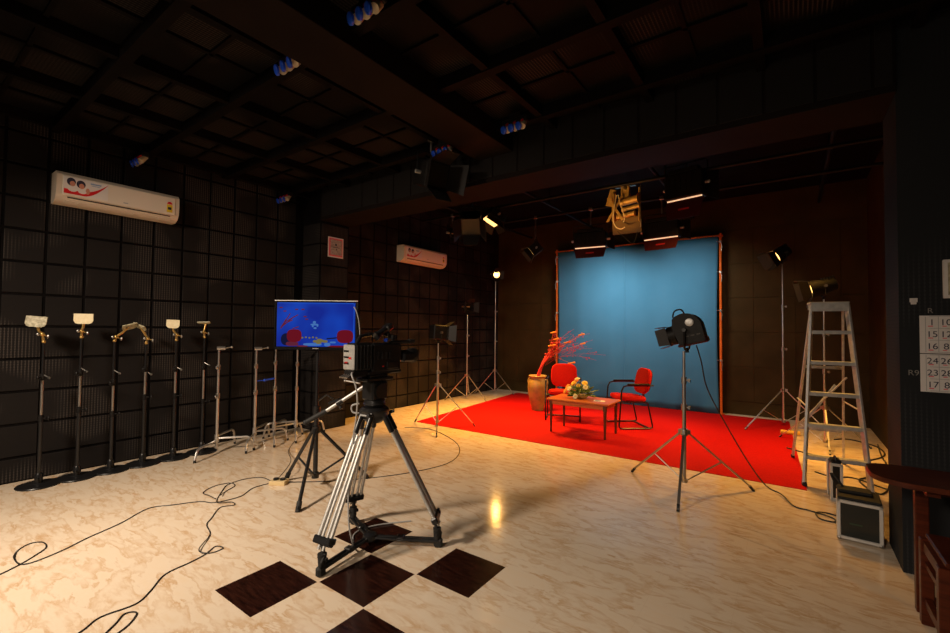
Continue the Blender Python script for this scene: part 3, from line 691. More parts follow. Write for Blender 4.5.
floorstand(1.239, 'second round-based floor stand from the left edge, bright cream plate head', [(0, 0, 1.37), (0, .0, 1.43), (0, .01, 1.47), (0, .01, 1.52), (0, .012, 1.55)], face(62, 0, 0), 'cream', hs=(.66, 1.02))
floorstand(1.50, 'third round-based floor stand, brass arm bent right with its head turned away', [(0, 0, 1.33), (.0, .01, 1.37), (0, .06, 1.41), (0, .11, 1.47), (0, .12, 1.48)], face(110, 50, 25), 'greyplate', W=.13, H=.09, hs=(.58, .9))
floorstand(1.774, 'fourth round-based floor stand, brass arm bent left with its head turned away', [(0, 0, 1.30), (.0, .01, 1.35), (0, -.02, 1.41), (0, -.05, 1.46), (0, -.055, 1.48)], face(10, 45, -30), 'greyplate', W=.13, H=.08, hs=(.72, 1.02))
floorstand(2.061, 'fifth round-based floor stand, smaller tan-cream plate head', [(0, 0, 1.33), (.0, .0, 1.39), (0, -.035, 1.44), (0, -.04, 1.49), (0, -.038, 1.51)], face(62, 0, -2), 'cream', W=.125, H=.095, hs=(.70, 1.0))
floorstand(2.355, 'sixth round-based floor stand, edge-on plate head, next to the first chrome stand', [(0, 0, 1.36), (.0, -.01, 1.42), (0, .0, 1.47), (0, .01, 1.52), (0, -.01, 1.535)], face(62, 75, 8), 'greyplate', W=.13, H=.07, hs=(.60, 1.0))

# ------------------------------------------------------------------ four chrome C-stands
def cstand(loc, h, angs, label, R=.40, headside=1):
    t = thing('century_stand', label, 'light stand', (*loc, 0), group='chrome century stands along the left wall')
    for k, (a, b, r_) in enumerate(((.05, h * .55, .0155), (h * .55, h * .82, .0125), (h * .82, h, .010))):
        w = MB(); w.cyl((0, 0, a), (0, 0, b), r_); w.build('pole', 'chrome', t)
        if k < 2:
            w = MB(); w.cyl((0, 0, b - .05), (0, 0, b + .01), r_ + .009); w.cyl((0, 0, b - .02), (.04, -.03, b - .02), .005, n=8); w.ball((.05, -.04, b - .02), .016, 10, (.5, .9, 1.2)); w.build('collar', 'steel', t)
    w = MB(); w.cyl((-.01, -.02, h - .02), (.02, .06, h - .02), .022, n=14); w.cyl((.02, .06, h - .02), (.03, .12 * headside, h - .01), .006, n=8); w.ball((.03, .13 * headside, h - .01), .014, 10); w.build('grip_head', 'chrome', t)
    for k, a in enumerate(angs):
        z = .14 + k * .03; d = V((math.cos(a), math.sin(a), 0)); n = d
        w = MB(); w.cyl((0, 0, z - .013), (0, 0, z + .013), .026)
        w.tube([n * .02 + V((0, 0, z)), n * (R * .80) + V((0, 0, z)), n * (R * .88) + V((0, 0, z - .015)), n * R * .93 + V((0, 0, z - .04)), n * R + V((0, 0, .02))], .0125, 10)
        lg = w.build('leg', 'chrome', t)
        w = MB(); w.cyl(n * R + V((0, 0, .0)), n * (R - .002) + V((0, 0, .03)), .014, n=10); w.build('foot', 'rubber', lg)
    return t
cstand((-5.50, 2.45), 1.25, (-.95, .95, 2.2), 'chrome century stand right of the last round-based stand', headside=1)
cstand((-5.50, 2.90), 1.23, (-.70, 1.25, 2.2), 'chrome century stand with splayed legs, second of the four', headside=1)
cstand((-5.54, 3.18), 1.26, (-.5, 1.5, 2.2), 'chrome century stand left of the television, third of the four')
cstand((-5.50, 3.47), 1.22, (-.55, 1.35, -2.1), 'chrome century stand mostly behind the television, fourth of the four')
w = MB(); w.cyl((-5.515, 3.03, .80), (-5.52, 3.155, .81), .012, n=10); w.ball((-5.51, 3.02, .80), .02, 10); w.cyl((-5.50, 2.92, .80), (-5.51, 3.02, .80), .007, n=8)
# blue clip fixed between two of the stands
tag(w.build('clip', 'sockblue'), 'small blue clip fixed between the second and third chrome century stands', 'clip')

# ------------------------------------------------------------------ television on a black tripod stand
YAW = math.radians(35.77)
tvx, tvy = -3.63, 2.50
ts = thing('television_stand', 'black tripod stand carrying the flat television', 'tripod stand', (tvx, tvy, 0))
for a, b, r_ in ((.10, .72, .022), (.72, 1.36, .014)):
    w = MB(); w.cyl((0, 0, a), (0, 0, b), r_); w.build('pole', 'black', ts)
w = MB(); w.cyl((0, 0, .66), (0, 0, .75), .034); w.cyl((0, 0, .70), (.06, -.03, .70), .008, n=8); w.build('collar', 'black', ts)
w = MB(); w.cyl((0, 0, .50), (0, 0, .56), .036); w.build('leg_hub', 'black', ts)
w = MB(); w.cyl((0, 0, .08), (0, 0, .13), .034); w.build('brace_hub', 'black', ts)
w = MB(); w.m = rotz(YAW); w.box((0, .0, 1.36), (.16, .05, .10), bev=.005); w.box((0, -.01, 1.45), (.06, .03, .3)); w.build('bracket', 'black', ts)
for fx, fy in ((.40, -.43), (-.36, -.08), (.22, .44)):
    d = V((fx, fy, 0)); n = d.normalized(); p1 = n * .03 + V((0, 0, .53)); p2 = d + V((0, 0, .018)); w = MB()
    w.cyl(p1, p2, .016, n=12); m_ = p1.lerp(p2, .55); w.cyl(n * .02 + V((0, 0, .105)), m_, .010, n=8); lg = w.build('leg', 'black', ts)
    w = MB(); w.cyl(p2 + V((0, 0, -.016)), p2 + (p1 - p2).normalized() * .07, .022, n=12); w.build('foot', 'rubber', lg)
w = MB(); w.m = rotz(YAW); w.box((.17, -.02, .80), (.10, .06, .02), roty(-.4)); w.tube([(.02, 0, .8), (.1, -.02, .86), (.16, -.02, .82)], .008, 8); w.build('hook', 'black', ts)
tv = thing('television', 'flat black television showing a blue picture with two red chairs', 'television', (tvx, tvy, 1.28), YAW)
TW, TH = .775, .462
w = MB(); w.box((0, -.04, TH / 2), (TW, .035, TH), bev=.006); w.box((0, -.015, TH / 2), (TW * .6, .04, TH * .6), bev=.01); w.build('casing', 'gloss', tv)
w = MB(); w.box((0, -.060, TH - .006), (TW, .008, .012)); w.box((-TW / 2 + .005, -.060, TH / 2), (.010, .008, TH)); w.box((TW / 2 - .005, -.060, TH / 2), (.010, .008, TH)); w.box((0, -.060, .013), (TW, .008, .026)); w.build('bezel', 'gloss', tv)
w = MB(); w.box((0, -.0650, TH - .003), (TW, .003, .006)); w.build('bezel_trim', 'chrome', tv)
SW, SH = TW - .045, TH - .05; sz0 = .030
w = MB(); w.box((0, -.059, sz0 + SH / 2), (SW, .004, SH)); scr = w.build('screen', 'scr', tv)
s = MB(); mats = ['s_red', 's_dred', 's_blk', 's_yel', 's_wht', 's_edge']
def sp(u, v, d=.0): return (-SW / 2 + SW * u, -.0615 - d, sz0 + SH * v)
def blob(u, v, ru, rv, mi, d=0, e=.7):
    s.mi = mi; pts = []
    for i in range(20):
        a = 2 * PI * i / 20; c_, s_ = math.cos(a), math.sin(a)
        pts.append(sp(u + ru * math.copysign(abs(c_) ** e, c_), v + rv * math.copysign(abs(s_) ** e, s_), d))
    s._add(pts, [tuple(range(20))], False)
def stick(u1, v1, u2, v2, t, mi, d=0):
    s.mi = mi; a = V((u1 * SW, v1 * SH)); b = V((u2 * SW, v2 * SH)); n = (b - a).orthogonal().normalized() * t * SW
    s._add([sp((a + n).x / SW, (a + n).y / SH, d), sp((a - n).x / SW, (a - n).y / SH, d), sp((b - n).x / SW, (b - n).y / SH, d), sp((b + n).x / SW, (b + n).y / SH, d)], [(0, 1, 2, 3)], False)
blob(.13, .16, .075, .14, 2, 0, .9)
for (a, b, c_, d_) in ((.05, .42, .12, .62), (.07, .45, .22, .68), (.05, .4, .17, .75), (.08, .5, .2, .60), (.1, .55, .27, .72), (.2, .4, .28, .45)): stick(a, b, c_, d_, .006, 1, .0002)
for (u, v) in ((.36, .68), (.38, .62), (.33, .84), (.25, .84), (.10, .80), (.05, .88)): blob(u, v, .022, .014, 1, .0003)
blob(.225, .245, .095, .145, 0, .0004); blob(.875, .235, .105, .15, 0, .0004)
blob(.20, .06, .08, .05, 1, .0003); blob(.80, .01, .15, .02, 0, .0003); blob(.46, .05, .12, .03, 4, .0003); blob(.33, .01, .07, .02, 1, .0002)
stick(.64, .18, .80, .21, .008, 2, .0003)
for k in range(5): blob(.33 + k * .045, .20 + .01 * (k % 2), .012, .018, 3, .0003)
for (u, v) in ((.50, .12), (.54, .09), (.58, .13), (.55, .15), (.62, .12)): blob(u, v, .035, .03, 3, .0003 + .00005 * u)
for (u, v, a, b) in ((.48, .50, .05, .02), (.48, .55, .02, .03), (.49, .42, .02, .02), (.46, .47, .012, .03), (.52, .48, .012, .03), (.65, .05, .04, .04), (.72, .10, .04, .02)): blob(u, v, a, b, 4, .0005)
stick(.02, .985, .98, .985, .003, 5, .0001); stick(.985, .02, .985, .98, .004, 5, .0001)
s.build('picture', mats, scr)
w = MB(); w.box((.0, -.0650, .013), (.055, .002, .008)); w.build('logo', 'chrome', tv)

# ------------------------------------------------------------------ studio camera on its tripod
tx, ty = -2.345, 2.075
tp = thing('camera_tripod', 'large silver twin-tube tripod with black spreader, standing on the dark tiles', 'tripod', (tx, ty, 0))
feet = [V((-2.30, 1.635, 0)), V((-1.965, 2.325, 0)), V((-2.715, 2.205, 0))]
O = V((tx, ty, 0)); apex = []
for k, f in enumerate(feet):
    f = f - O; d = V((f.x, f.y, 0)).normalized(); side = V((-d.y, d.x, 0))
    top = d * .075 + V((0, 0, .90)); bot = f * .96 + V((0, 0, .20)); ax = (bot - top).normalized()
    w = MB()
    for sg in (-1, 1): w.cyl(top + side * sg * .045 + ax * .12, bot + side * sg * .052, .0125, n=14)
    w.m = Matrix.Identity(4); lg = w.build('leg', 'alu', tp)
    w = MB()
    for sg in (-1, 1): w.cyl(top + side * sg * .018 + ax * .14, bot + side * sg * .02 + ax * .05, .010, n=12)
    w.build('inner_tube', 'alu', lg)
    w = MB()
    for sg in (-1, 1): w.cyl(top + side * sg * .045 - ax * .03, top + side * sg * .045 + ax * .13, .019, n=14)
    w.cyl(top - side * .06, top + side * .06, .02, n=14); w.cyl(top + side * .055 + d * .02, top + side * .055 + d * .05 + V((0, 0, .01)), .012, n=10)
    w.build('upper_clamp', 'black', lg)
    w = MB(); q = frame(top, bot); Ln = (bot - top).length
    wm = Matrix.Identity(4)
    sx = side; yv = ax.cross(side).normalized()
    Mx = Matrix(((sx.x, yv.x, ax.x, 0), (sx.y, yv.y, ax.y, 0), (sx.z, yv.z, ax.z, 0), (0, 0, 0, 1)))
    w.m = T(*bot) @ Mx; w.box((0, 0, 0), (.15, .045, .045), bev=.008); w.box((.06, 0, -.01), (.03, .06, .035), bev=.005); w.build('lower_clamp', 'black', lg)
    fz = f + V((0, 0, .02)); w = MB(); w.cyl(bot, f * .98 + V((0, 0, .06)), .014, n=12); w.m = Matrix.Identity(4)
    w.cyl(f * .98 + V((0, 0, .13)), f * .98 + V((0, 0, .05)), .028, .022, n=14); w.box(f + V((0, 0, .03)), (.06, .045, .06), rotz(math.atan2(d.y, d.x)), bev=.012)
    w.cyl(f * .97 + side * .035 + V((0, 0, .10)), f * .97 - side * .035 + V((0, 0, .10)), .012, n=10)
    w.tube([f * .97 + side * .02 + V((0, 0, .13)), f * 1.03 + side * .02 + V((0, 0, .09)), f * 1.02 + V((0, 0, .02))], .010, 8)
    w.build('foot', 'rubber', lg)
ctr = V((-2.36, 2.065, .055)) - O
for f in feet:
    f = f - O; d = (f - ctr); d.z = 0; side = V((-d.y, d.x, 0)).normalized(); w = MB()
    for sg in (-1, 1): w.cyl(ctr + side * sg * .014 + V((0, 0, .0)), f + side * sg * .016 + V((0, 0, .045)), .011, n=10)
    m_ = ctr.lerp(f, .45); w.m = T(m_.x, m_.y, .055) @ rotz(math.atan2(d.y, d.x)); w.box((0, 0, 0), (.05, .055, .03), bev=.006); w.build('spreader_arm', 'black', tp)
w = MB(); w.lathe([(.045, -.02), (.05, 0), (.045, .02), (.02, .028)], tuple(ctr)); w.build('spreader_hub', 'black', tp)
w = MB(); w.lathe([(.05, .84), (.085, .87), (.10, .905), (.10, .93), (.085, .945)]); w.build('bowl', 'black', tp)
w = MB(); w.tube([(-.09, -.06, .965), (-.13, -.09, .95), (-.125, -.085, .905), (-.08, -.055, .90)], .006, 8, spl=4); w.tube([(-.10, -.03, .90), (-.02, -.10, .90), (.07, -.08, .90)], .006, 8, spl=4); w.build('carrying_loop', 'greycable', tp)
hd = thing('tripod_head', 'black fluid head with silver pan handle between the tripod and the video camera', 'tripod head', (tx, ty, .945))
w = MB(); w.lathe([(.06, 0), (.075, .02), (.07, .05), (.055, .06)]); w.box((0, 0, .115), (.12, .14, .13), bev=.012); w.cyl((-.07, 0, .115), (.07, 0, .115), .05, n=24); w.build('body', 'black', hd)
w = MB(); w.lathe([(.062, .020), (.078, .026), (.062, .034)]); w.build('graduated_ring', 'steel', hd)
w = MB(); w.box((0, 0, .195), (.12, .24, .022), bev=.004); w.box((.0, .0, .215), (.09, .16, .02), bev=.004); w.build('camera_plate', 'black', hd)
w = MB(); w.cyl((-.05, -.02, .155), (-.285, -.185, -.035), .012, n=12); ph = w.build('pan_handle', 'alu', hd)
w = MB(); w.cyl((-.285, -.185, -.035), (-.40, -.265, -.115), .017, n=12); w.ball((-.402, -.267, -.117), .02, 12); w.build('handle_grip', 'rubber', ph)
w = MB(); w.cyl((-.195, -.122, .038), (-.225, -.143, .014), .019, n=12); w.cyl((-.21, -.13, .0), (-.2, -.125, -.02), .01, n=8); w.build('handle_clamp', 'black', ph)
w = MB(); w.cyl((-.02, -.11, .17), (-.11, -.16, .185), .006, n=8); w.ball((-.115, -.163, .186), .010, 8); w.build('tilt_lever', 'steel', hd)

cm = thing('video_camera', 'black shoulder video camera with viewfinder and lens, pointing at the stage', 'video camera', (tx, ty, 1.172), math.radians(-2))
w = MB(); w.box((0, .06, .115), (.115, .26, .20), bev=.012); w.box((0, .05, .012), (.10, .30, .025), bev=.006); w.box((.0, .17, .15), (.10, .07, .10), bev=.01)
for k in range(4): w.box((.060, -.02 + k * .035, .13), (.008, .02, .05), bev=.002)
w.box((.061, .10, .06), (.010, .10, .05), bev=.003)
w.build('body', 'black', cm)
w = MB(); w.box((0, -.140, .125), (.125, .15, .185), bev=.018)
for k in range(5): w.box((.063, -.20 + k * .028, .125), (.008, .008, .16), bev=.002)
rm = w.build('rear_module', 'black', cm)
w = MB(); w.box((0, -.219, .125), (.115, .012, .165), bev=.006); bp_ = w.build('back_panel', 'alu', rm)
w = MB(); w.mi = 0
for k in range(3): w.box((-.02, -.226, .165 - k * .04), (.05, .004, .012))
w.mi = 1; w.box((.02, -.226, .12), (.025, .004, .014)); w.box((-.02, -.226, .09), (.03, .004, .01)); w.build('labels', ['black', 'redlogo'], bp_)
w = MB(); w.box((.0, -.16, .018), (.10, .13, .05), bev=.01)
for k in range(5): w.cyl((-.04 + k * .02, -.21, .012), (-.045 + k * .022, -.250, -.004), .008, n=8)
w.build('connector_block', 'housing', cm)
w = MB()
for k in range(4): w.cyl((-.035 + k * .022, -.222, .010), (-.036 + k * .022, -.262, -.006), .006, n=8)
w.build('plugs', 'steel', cm)
w = MB(); w.tube([(0, -.16, .215), (0, -.13, .262), (0, -.06, .275), (0, .08, .275), (0, .15, .262), (0, .17, .20)], .013, 10); w.box((0, .0, .277), (.035, .15, .016), bev=.006); w.build('carrying_handle', 'black', cm)
w = MB(); w.m = T(.03, .05, .305) @ rotx(math.radians(30)); w.cyl((0, -.06, 0), (0, .03, 0), .022, n=16); w.box((0, .04, 0), (.06, .06, .045), bev=.01); w.cyl((0, -.09, 0), (0, -.06, 0), .030, .024, n=16); w.build('viewfinder', 'black', cm)
w = MB(); w.cyl((.03, .10, .25), (.03, .08, .30), .012, n=10); w.box((.0, .15, .255), (.09, .04, .03), bev=.008); w.cyl((.062, .10, .268), (.062, .10, .24), .02, n=14); w.build('viewfinder_bracket', 'housing', cm)
w = MB(); w.ball((.058, .045, .235), .014, 12); w.cyl((.045, .045, .235), (.062, .045, .235), .012, n=12); w.build('blue_knob', 'sockblue', cm)
w = MB(); w.cyl((.035, .10, .215), (.035, .28, .22), .014, n=14); w.cyl((.035, .28, .22), (.035, .33, .222), .018, n=14); w.build('microphone', 'rubber', cm)
w = MB(); w.cyl((0, .19, .115), (0, .25, .115), .045, .040, n=24); w.cyl((0, .25, .115), (0, .305, .115), .040, .038, n=24)
for k in range(2): w.cyl((0, .262 + k * .022, .115), (0, .272 + k * .022, .115), .0435, n=24)
w.box((.042, .27, .108), (.045, .12, .07), bev=.012); ln = w.build('lens', 'black', cm)
w = MB(); w.lathe([(.038, .30), (.048, .315), (.055, .35), (.055, .37), (.050, .37), (.045, .33)], (0, 0, .115), mt=rotx(-PI / 2), caps=False); w.build('lens_hood', 'rubber', ln)
w = MB(); w.lathe([(.001, .332), (.025, .330), (.042, .32)], (0, 0, .115), mt=rotx(-PI / 2), n=24); w.build('front_glass', 'lens', ln)
w = MB(); w.box((.0585, .02, .055), (.004, .016, .008)); w.build('logo', 'redlogo', cm)
w = MB(); w.tube([(-.02, -.12, .25), (-.022, -.125, .34), (-.03, -.14, .42), (-.05, -.15, .46)], [.0035, .0035, .003, .0025], 8, spl=5) if False else w.tube([(-.02, -.12, .25), (-.022, -.125, .34), (-.03, -.14, .42), (-.05, -.15, .46)], .0035, 8, spl=5)
w.build('antenna', 'greycable', cm)
w = MB(); w.tube([(tx + .02, ty - .20, 1.20), (tx + .06, ty - .25, 1.19), (tx + .09, ty - .24, 1.12), (tx + .085, ty - .22, 1.02), (tx + .05, ty - .20, .90), (tx - .0, ty - .18, .75), (tx - .03, ty - .16, .55), (tx - .05, ty - .17, .38), (tx + .0, ty - .20, .2), (tx + .01, ty - .17, .06), (tx - .08, ty - .10, .008), (tx - .22, ty + .03, .007), (tx - .20, ty + .2, .007), (tx - .04, ty + .42, .007)], .0055, 8, spl=6)
tag(w.build('camera_cable', 'greycable'), 'pale grey cable curving down from the video camera along its tripod', 'cable')

# ------------------------------------------------------------------ floor cables and block
def cable(pts, label, r=.0038, z=.004, closed=False, name='floor_cable', mt='cable'):
    w = MB(); w.tube([(p[0], p[1], p[2] if len(p) > 2 else z) for p in pts], r, 8, spl=5)
    return tag(w.build(name, mt), label, 'cable', None)
cable([(-3.70, .30), (-3.825, .506), (-3.886, .598), (-3.96, .676), (-4.044, .742), (-4.16, .745), (-4.20, .69), (-4.13, .62), (-3.983, .585, .012), (-3.86, .62), (-3.901, .784), (-4.0, .95), (-4.095, 1.154), (-4.25, 1.38), (-4.17, 1.534), (-4.074, 1.694), (-3.952, 1.76), (-3.919, 1.951), (-4.03, 2.12), (-4.03, 2.27)], 'black floor cable running to the left edge with one teardrop loop')
cable([(-2.76, .50), (-2.804, .646), (-2.866, .737), (-2.851, .88), (-2.923, .97), (-3.05, 1.086), (-3.079, 1.232), (-3.109, 1.332), (-3.165, 1.42), (-3.10, 1.44), (-3.10, 1.36), (-3.185, 1.325, .014), (-3.377, 1.476), (-3.56, 1.53), (-3.649, 1.60), (-3.811, 1.738), (-3.77, 1.83), (-3.85, 1.85), (-3.90, 1.77, .014), (-3.99, 1.79), (-4.18, 1.92), (-4.302, 2.028), (-4.33, 2.2), (-4.24, 2.32), (-4.06, 2.32)], 'black floor cable snaking from the cream block to the bottom edge')
cable([(-2.60, .55), (-2.67, .68), (-2.742, .765), (-2.80, .82), (-2.76, .86), (-2.68, .80), (-2.62, .70), (-2.50, .55)], 'short black cable loop at the bottom edge, near the left tile')
cable([(-4.03, 1.80), (-4.15, 1.80), (-4.27, 1.80), (-4.36, 1.93), (-4.33, 2.06), (-4.22, 2.05), (-4.14, 1.93), (-4.05, 1.85, .016)], 'narrow black cable loop on the floor before the chrome century stands')
cable([(-3.96, 2.32, .045), (-4.2, 2.6, .1), (-4.9, 3.0, .007), (-5.3, 3.35, .007), (-5.44, 3.52, .007)], 'black cable rising from the cream block back towards the century stands')
cable([(-3.93, 2.38, .008), (-3.55, 2.75), (-3.2, 3.3), (-3.1, 3.9), (-3.5, 4.5), (-4.3, 4.9), (-4.7, 4.75)], 'thin black cable lying across the floor behind the tripod to the carpet corner')
jb = thing('junction_block', 'cream wooden block with black sockets lying on the floor by the television stand', 'block', (-3.95, 2.33, 0), .6)
w = MB(); w.box((0, 0, .02), (.15, .10, .04), bev=.004); w.build('block', 'blockwood', jb)
w = MB(); w.cyl((-.03, 0, .04), (-.03, 0, .055), .025, n=14); w.cyl((.035, 0, .04), (.035, 0, .055), .025, n=14); w.build('sockets', 'black', jb)

# ------------------------------------------------------------------ chairs, table, flowers, pot
def chair(loc, rz, label):
    """faces -Y locally"""
    t = thing('arm_chair', label, 'chair', loc, rz, group='red cantilever chairs on the carpet')
    w = MB(); w.m = Matrix.Identity(4)
    def pad(w, W, D, H, c, mt, e=.55, nseg=24):
        old = w.m; w.m = old @ T(*c) @ mt; vs = []; prof = [(.90, -H / 2), (1.0, -H * .2), (1.0, H * .15), (.94, H * .42), (.78, H / 2)]
        for s_, z in prof:
            for i in range(nseg):
                a = 2 * PI * i / nseg; c_, d_ = math.cos(a), math.sin(a)
                vs.append((W / 2 * s_ * math.copysign(abs(c_) ** e, c_), D / 2 * s_ * math.copysign(abs(d_) ** e, d_), z))
        n = nseg; fs = [(j * n + i, j * n + (i + 1) % n, (j + 1) * n + (i + 1) % n, (j + 1) * n + i) for j in range(len(prof) - 1) for i in range(n)]
        fs += [tuple(range(n))[::-1], tuple(range((len(prof) - 1) * n, len(prof) * n))]
        w._add(vs, fs); w.m = old
    pad(w, .49, .47, .075, (0, -.02, .445), rotx(math.radians(-3))); w.build('seat', 'redfab', t)
    w = MB(); pad(w, .44, .40, .07, (0, .225, .70), rotx(math.radians(90 - 12))); w.build('backrest', 'redfab', t)
    w = MB(); pad(w, .40, .36, .02, (0, .265, .70), rotx(math.radians(90 - 12))); w.build('back_shell', 'black', t)
    w = MB(); w.box((0, .24, .45), (.06, .012, .22), rotx(.2)); w.box((0, .15, .40), (.06, .20, .012)); w.build('back_bracket', 'black', t)
    for sg in (-1, 1):
        x = sg * .275
        w = MB(); w.tube([(x, .26, .655), (x, -.15, .655), (x, -.20, .64), (x, -.23, .58), (x * 1.0, -.27, .05), (x, -.25, .018), (x, -.20, .014), (x, .20, .014), (x, .245, .03), (x, .245, .06), (x, .17, .40)], .012, 10)
        w.tube([(x, .17, .40), (x * .9, .10, .405), (x * .8, -.18, .40), (x, -.245, .40)], .010, 8)
        w.build('side_frame', 'black', t)
        w = MB(); w.box((x, .03, .672), (.045, .34, .028), bev=.01); w.build('armrest', 'gloss', t)
    w = MB(); w.cyl((-.275, .20, .014), (.275, .20, .014), .011, n=10); w.build('cross_bar', 'black', t)
    w = MB(); w.cyl((-.275, -.1, .40), (.275, -.1, .40), .010, n=10); w.build('cross_bar', 'black', t)
    return t
chair((-3.10, 6.86, .006), math.radians(22), 'red armchair behind the left end of the low table, facing forwards')
chair((-2.06, 7.00, .006), math.radians(-50), 'red armchair right of the low table, side-on and facing left')

tb = thing('low_table', 'low wooden table with turned legs in front of the two red chairs', 'table', (-2.45, 6.11, .006))
TWd, TDp, TZ = .92, .56, .485
w = MB(); w.box((0, 0, TZ - .0125), (TWd, TDp, .025), bev=.006); w.build('tabletop', 'wood', tb)
w = MB()
for sy in (-1, 1): w.box((0, sy * .225, TZ - .055), (.80, .018, .06))
for sx in (-1, 1): w.box((sx * .395, 0, TZ - .055), (.018, .44, .06))
w.build('apron', 'wood', tb)
for sx in (-1, 1):
    for sy in (-1, 1):
        w = MB(); w.box((sx * .40, sy * .225, TZ - .065), (.045, .045, .08), bev=.003)
        w.lathe([(.014, 0), (.018, .02), (.014, .05), (.017, .12), (.021, .2), (.016, .23), (.023, .26), (.016, .285), (.022, .31), (.022, .385)], (sx * .40, sy * .225, 0), 16); w.build('leg', 'darkwood', tb)
bk = thing('leaflet', 'small blue and white leaflet lying on the right end of the low table', 'leaflet', (-2.19, 6.05, .006 + TZ))
w = MB(); w.box((0, 0, .003), (.15, .10, .005), rotz(.2)); w.build('cover', 'paper', bk)
w = MB(); w.box((-.02, 0, .0062), (.08, .085, .001), rotz(.2)); w.build('print', 'bluepr', bk)

fa = thing('flower_arrangement', 'low bunch of yellow, orange and white flowers with leaves on the table', 'flowers', (-2.50, 6.16, .006 + TZ))
w = MB(); w.lathe([(.07, 0), (.095, .02), (.10, .05), (.08, .055), (.06, .05)], n=20); w.build('bowl', 'clay', fa)
w = MB(); rnd = random.Random(3)
for k in range(150):
    a = rnd.uniform(0, 2 * PI); el = rnd.uniform(-.15, 1.35); L_ = rnd.uniform(.10, .24)
    d = V((math.cos(a) * math.cos(el) * 1.25, math.sin(a) * math.cos(el), math.sin(el) * .85)); p = V((0, 0, .045)) + d * L_; q = V((0, 0, .045)) + d * (L_ * .45)
    sd = d.cross(V((rnd.uniform(-1, 1), rnd.uniform(-1, 1), rnd.uniform(-1, 1)))).normalized() * rnd.uniform(.010, .020); m_ = q.lerp(p, .55) + d.cross(sd) * .3
    if p.z < .02: p.z = .02
    w._add([tuple(q), tuple(m_ + sd), tuple(p), tuple(m_ - sd)], [(0, 1, 2), (0, 2, 3)], False)
lv = w.build('leaves', 'leaf', fa); md = lv.modifiers.new('thick', 'SOLIDIFY'); md.thickness = .0012
def bloom(par, p, d, R, mcol, name='bloom', petals=12):
    w = MB(); q = V(d).to_track_quat('Z', 'Y').to_matrix().to_4x4(); w.m = T(*p) @ q; w.mi = 0
    for ring, (rr, zz, n0) in enumerate(((1.0, .004, petals), (.7, .012, petals - 3))):
        for k in range(n0):
            a = 2 * PI * k / n0 + ring * .2; c_, s_ = math.cos(a), math.sin(a); wd = R * .26
            w._add([(c_ * R * .15, s_ * R * .15, zz - .004), (c_ * R * .6 * rr - s_ * wd, s_ * R * .6 * rr + c_ * wd, zz), (c_ * R * rr, s_ * R * rr, zz + .008), (c_ * R * .6 * rr + s_ * wd, s_ * R * .6 * rr - c_ * wd, zz)], [(0, 3, 2, 1)], False)
    w.mi = 1; w.lathe([(R * .24, 0), (R * .24, .010), (R * .12, .018), (.001, .02)], n=12)
    o = w.build(name, [mcol, 'yellowfl' if mcol != 'yellowfl' else 'orangefl'], par); md = o.modifiers.new('thick', 'SOLIDIFY'); md.thickness = .0015
for (x, y, z, dx, dy, dz, R_, mc) in ((-.14, -.10, .13, -.3, -.8, .5, .045, 'whitefl'), (-.02, -.17, .04, .1, -.9, .35, .042, 'whitefl'), (.10, -.10, .17, .4, -.7, .6, .042, 'whitefl'), (-.10, -.02, .21, -.2, -.6, .8, .05, 'yellowfl'), (.06, -.02, .22, .2, -.6, .8, .05, 'yellowfl'), (-.19, -.04, .15, -.5, -.6, .5, .05, 'orangefl'),
                                   (-.07, .02, .265, 0, -.3, 1, .045, 'whitefl'), (-.20, -.10, .09, -.6, -.7, .4, .05, 'orangefl'), (.00, -.10, .19, 0, -.8, .6, .035, 'yellowfl'), (-.04, -.08, .25, 0, -.5, .8, .035, 'orangefl')):
    bloom(fa, (x, y, z), (dx, dy, dz), R_, mc)

pt = thing('floor_vase', 'tall ochre clay urn standing left of the red armchairs', 'vase', (-3.80, 7.28, .006))
w = MB(); w.lathe([(.12, 0), (.125, .02), (.155, .12), (.20, .30), (.215, .42), (.205, .52), (.175, .57), (.168, .59), (.19, .61), (.195, .63), (.18, .64), (.16, .62), (.15, .57)], n=36); w.build('body', 'clay', pt); pt.scale = (.86, .86, 1)
w = MB(); w.tube([(-.205, 0, .44), (-.235, 0, .50), (-.225, 0, .56), (-.18, 0, .59)], .012, 8, spl=3); w.tube([(.205, 0, .44), (.235, 0, .50), (.225, 0, .56), (.18, 0, .59)], .012, 8, spl=3); w.build('handles', 'clay', pt)
br = thing('dried_branches', 'red dried branches with crimson buds and orange tips spraying from the urn', 'dried branches', (-3.80, 7.28, .006))
rnd = random.Random(11); w = MB(); cr = V((.81, .585, 0)).normalized()     # spray leans across the backdrop
def curve(p, e, sag, n=7):
    out = []
    for k in range(n):
        t = k / (n - 1); q = V(p).lerp(V(e), t); q.z += sag * math.sin(PI * t); out.append(q)
    return out
tips = []
for k in range(11):
    a = V((rnd.uniform(-.06, .02), rnd.uniform(-.05, .05), .45)); e = cr * rnd.uniform(.30, .48) + V((rnd.uniform(-.04, .04), rnd.uniform(-.04, .04), rnd.uniform(1.08, 1.34)))
    m1 = cr * .06 + V((0, 0, .76)); P_ = catmull([a, m1 + V((rnd.uniform(-.03, .03),) * 3), cr * .18 + V((rnd.uniform(-.03, .03), 0, .97 + rnd.uniform(-.03, .03))), e], 5); w.tube(P_, [.017 - .0125 * (q_ / (len(P_) - 1)) ** 1.2 for q_ in range(len(P_))], 7)
w.build('red_stems', 'branch', br)
w = MB(); ob = MB(); pb = MB(); cb = MB()
ends = [(.78, 1.42), (.86, 1.30), (.72, 1.18), (.95, 1.02), (.55, 1.50), (.45, 1.36), (.62, 1.24), (.80, .92), (.35, 1.42), (.30, 1.52), (.66, 1.36), (.88, 1.14), (.52, 1.10), (.40, 1.20)]
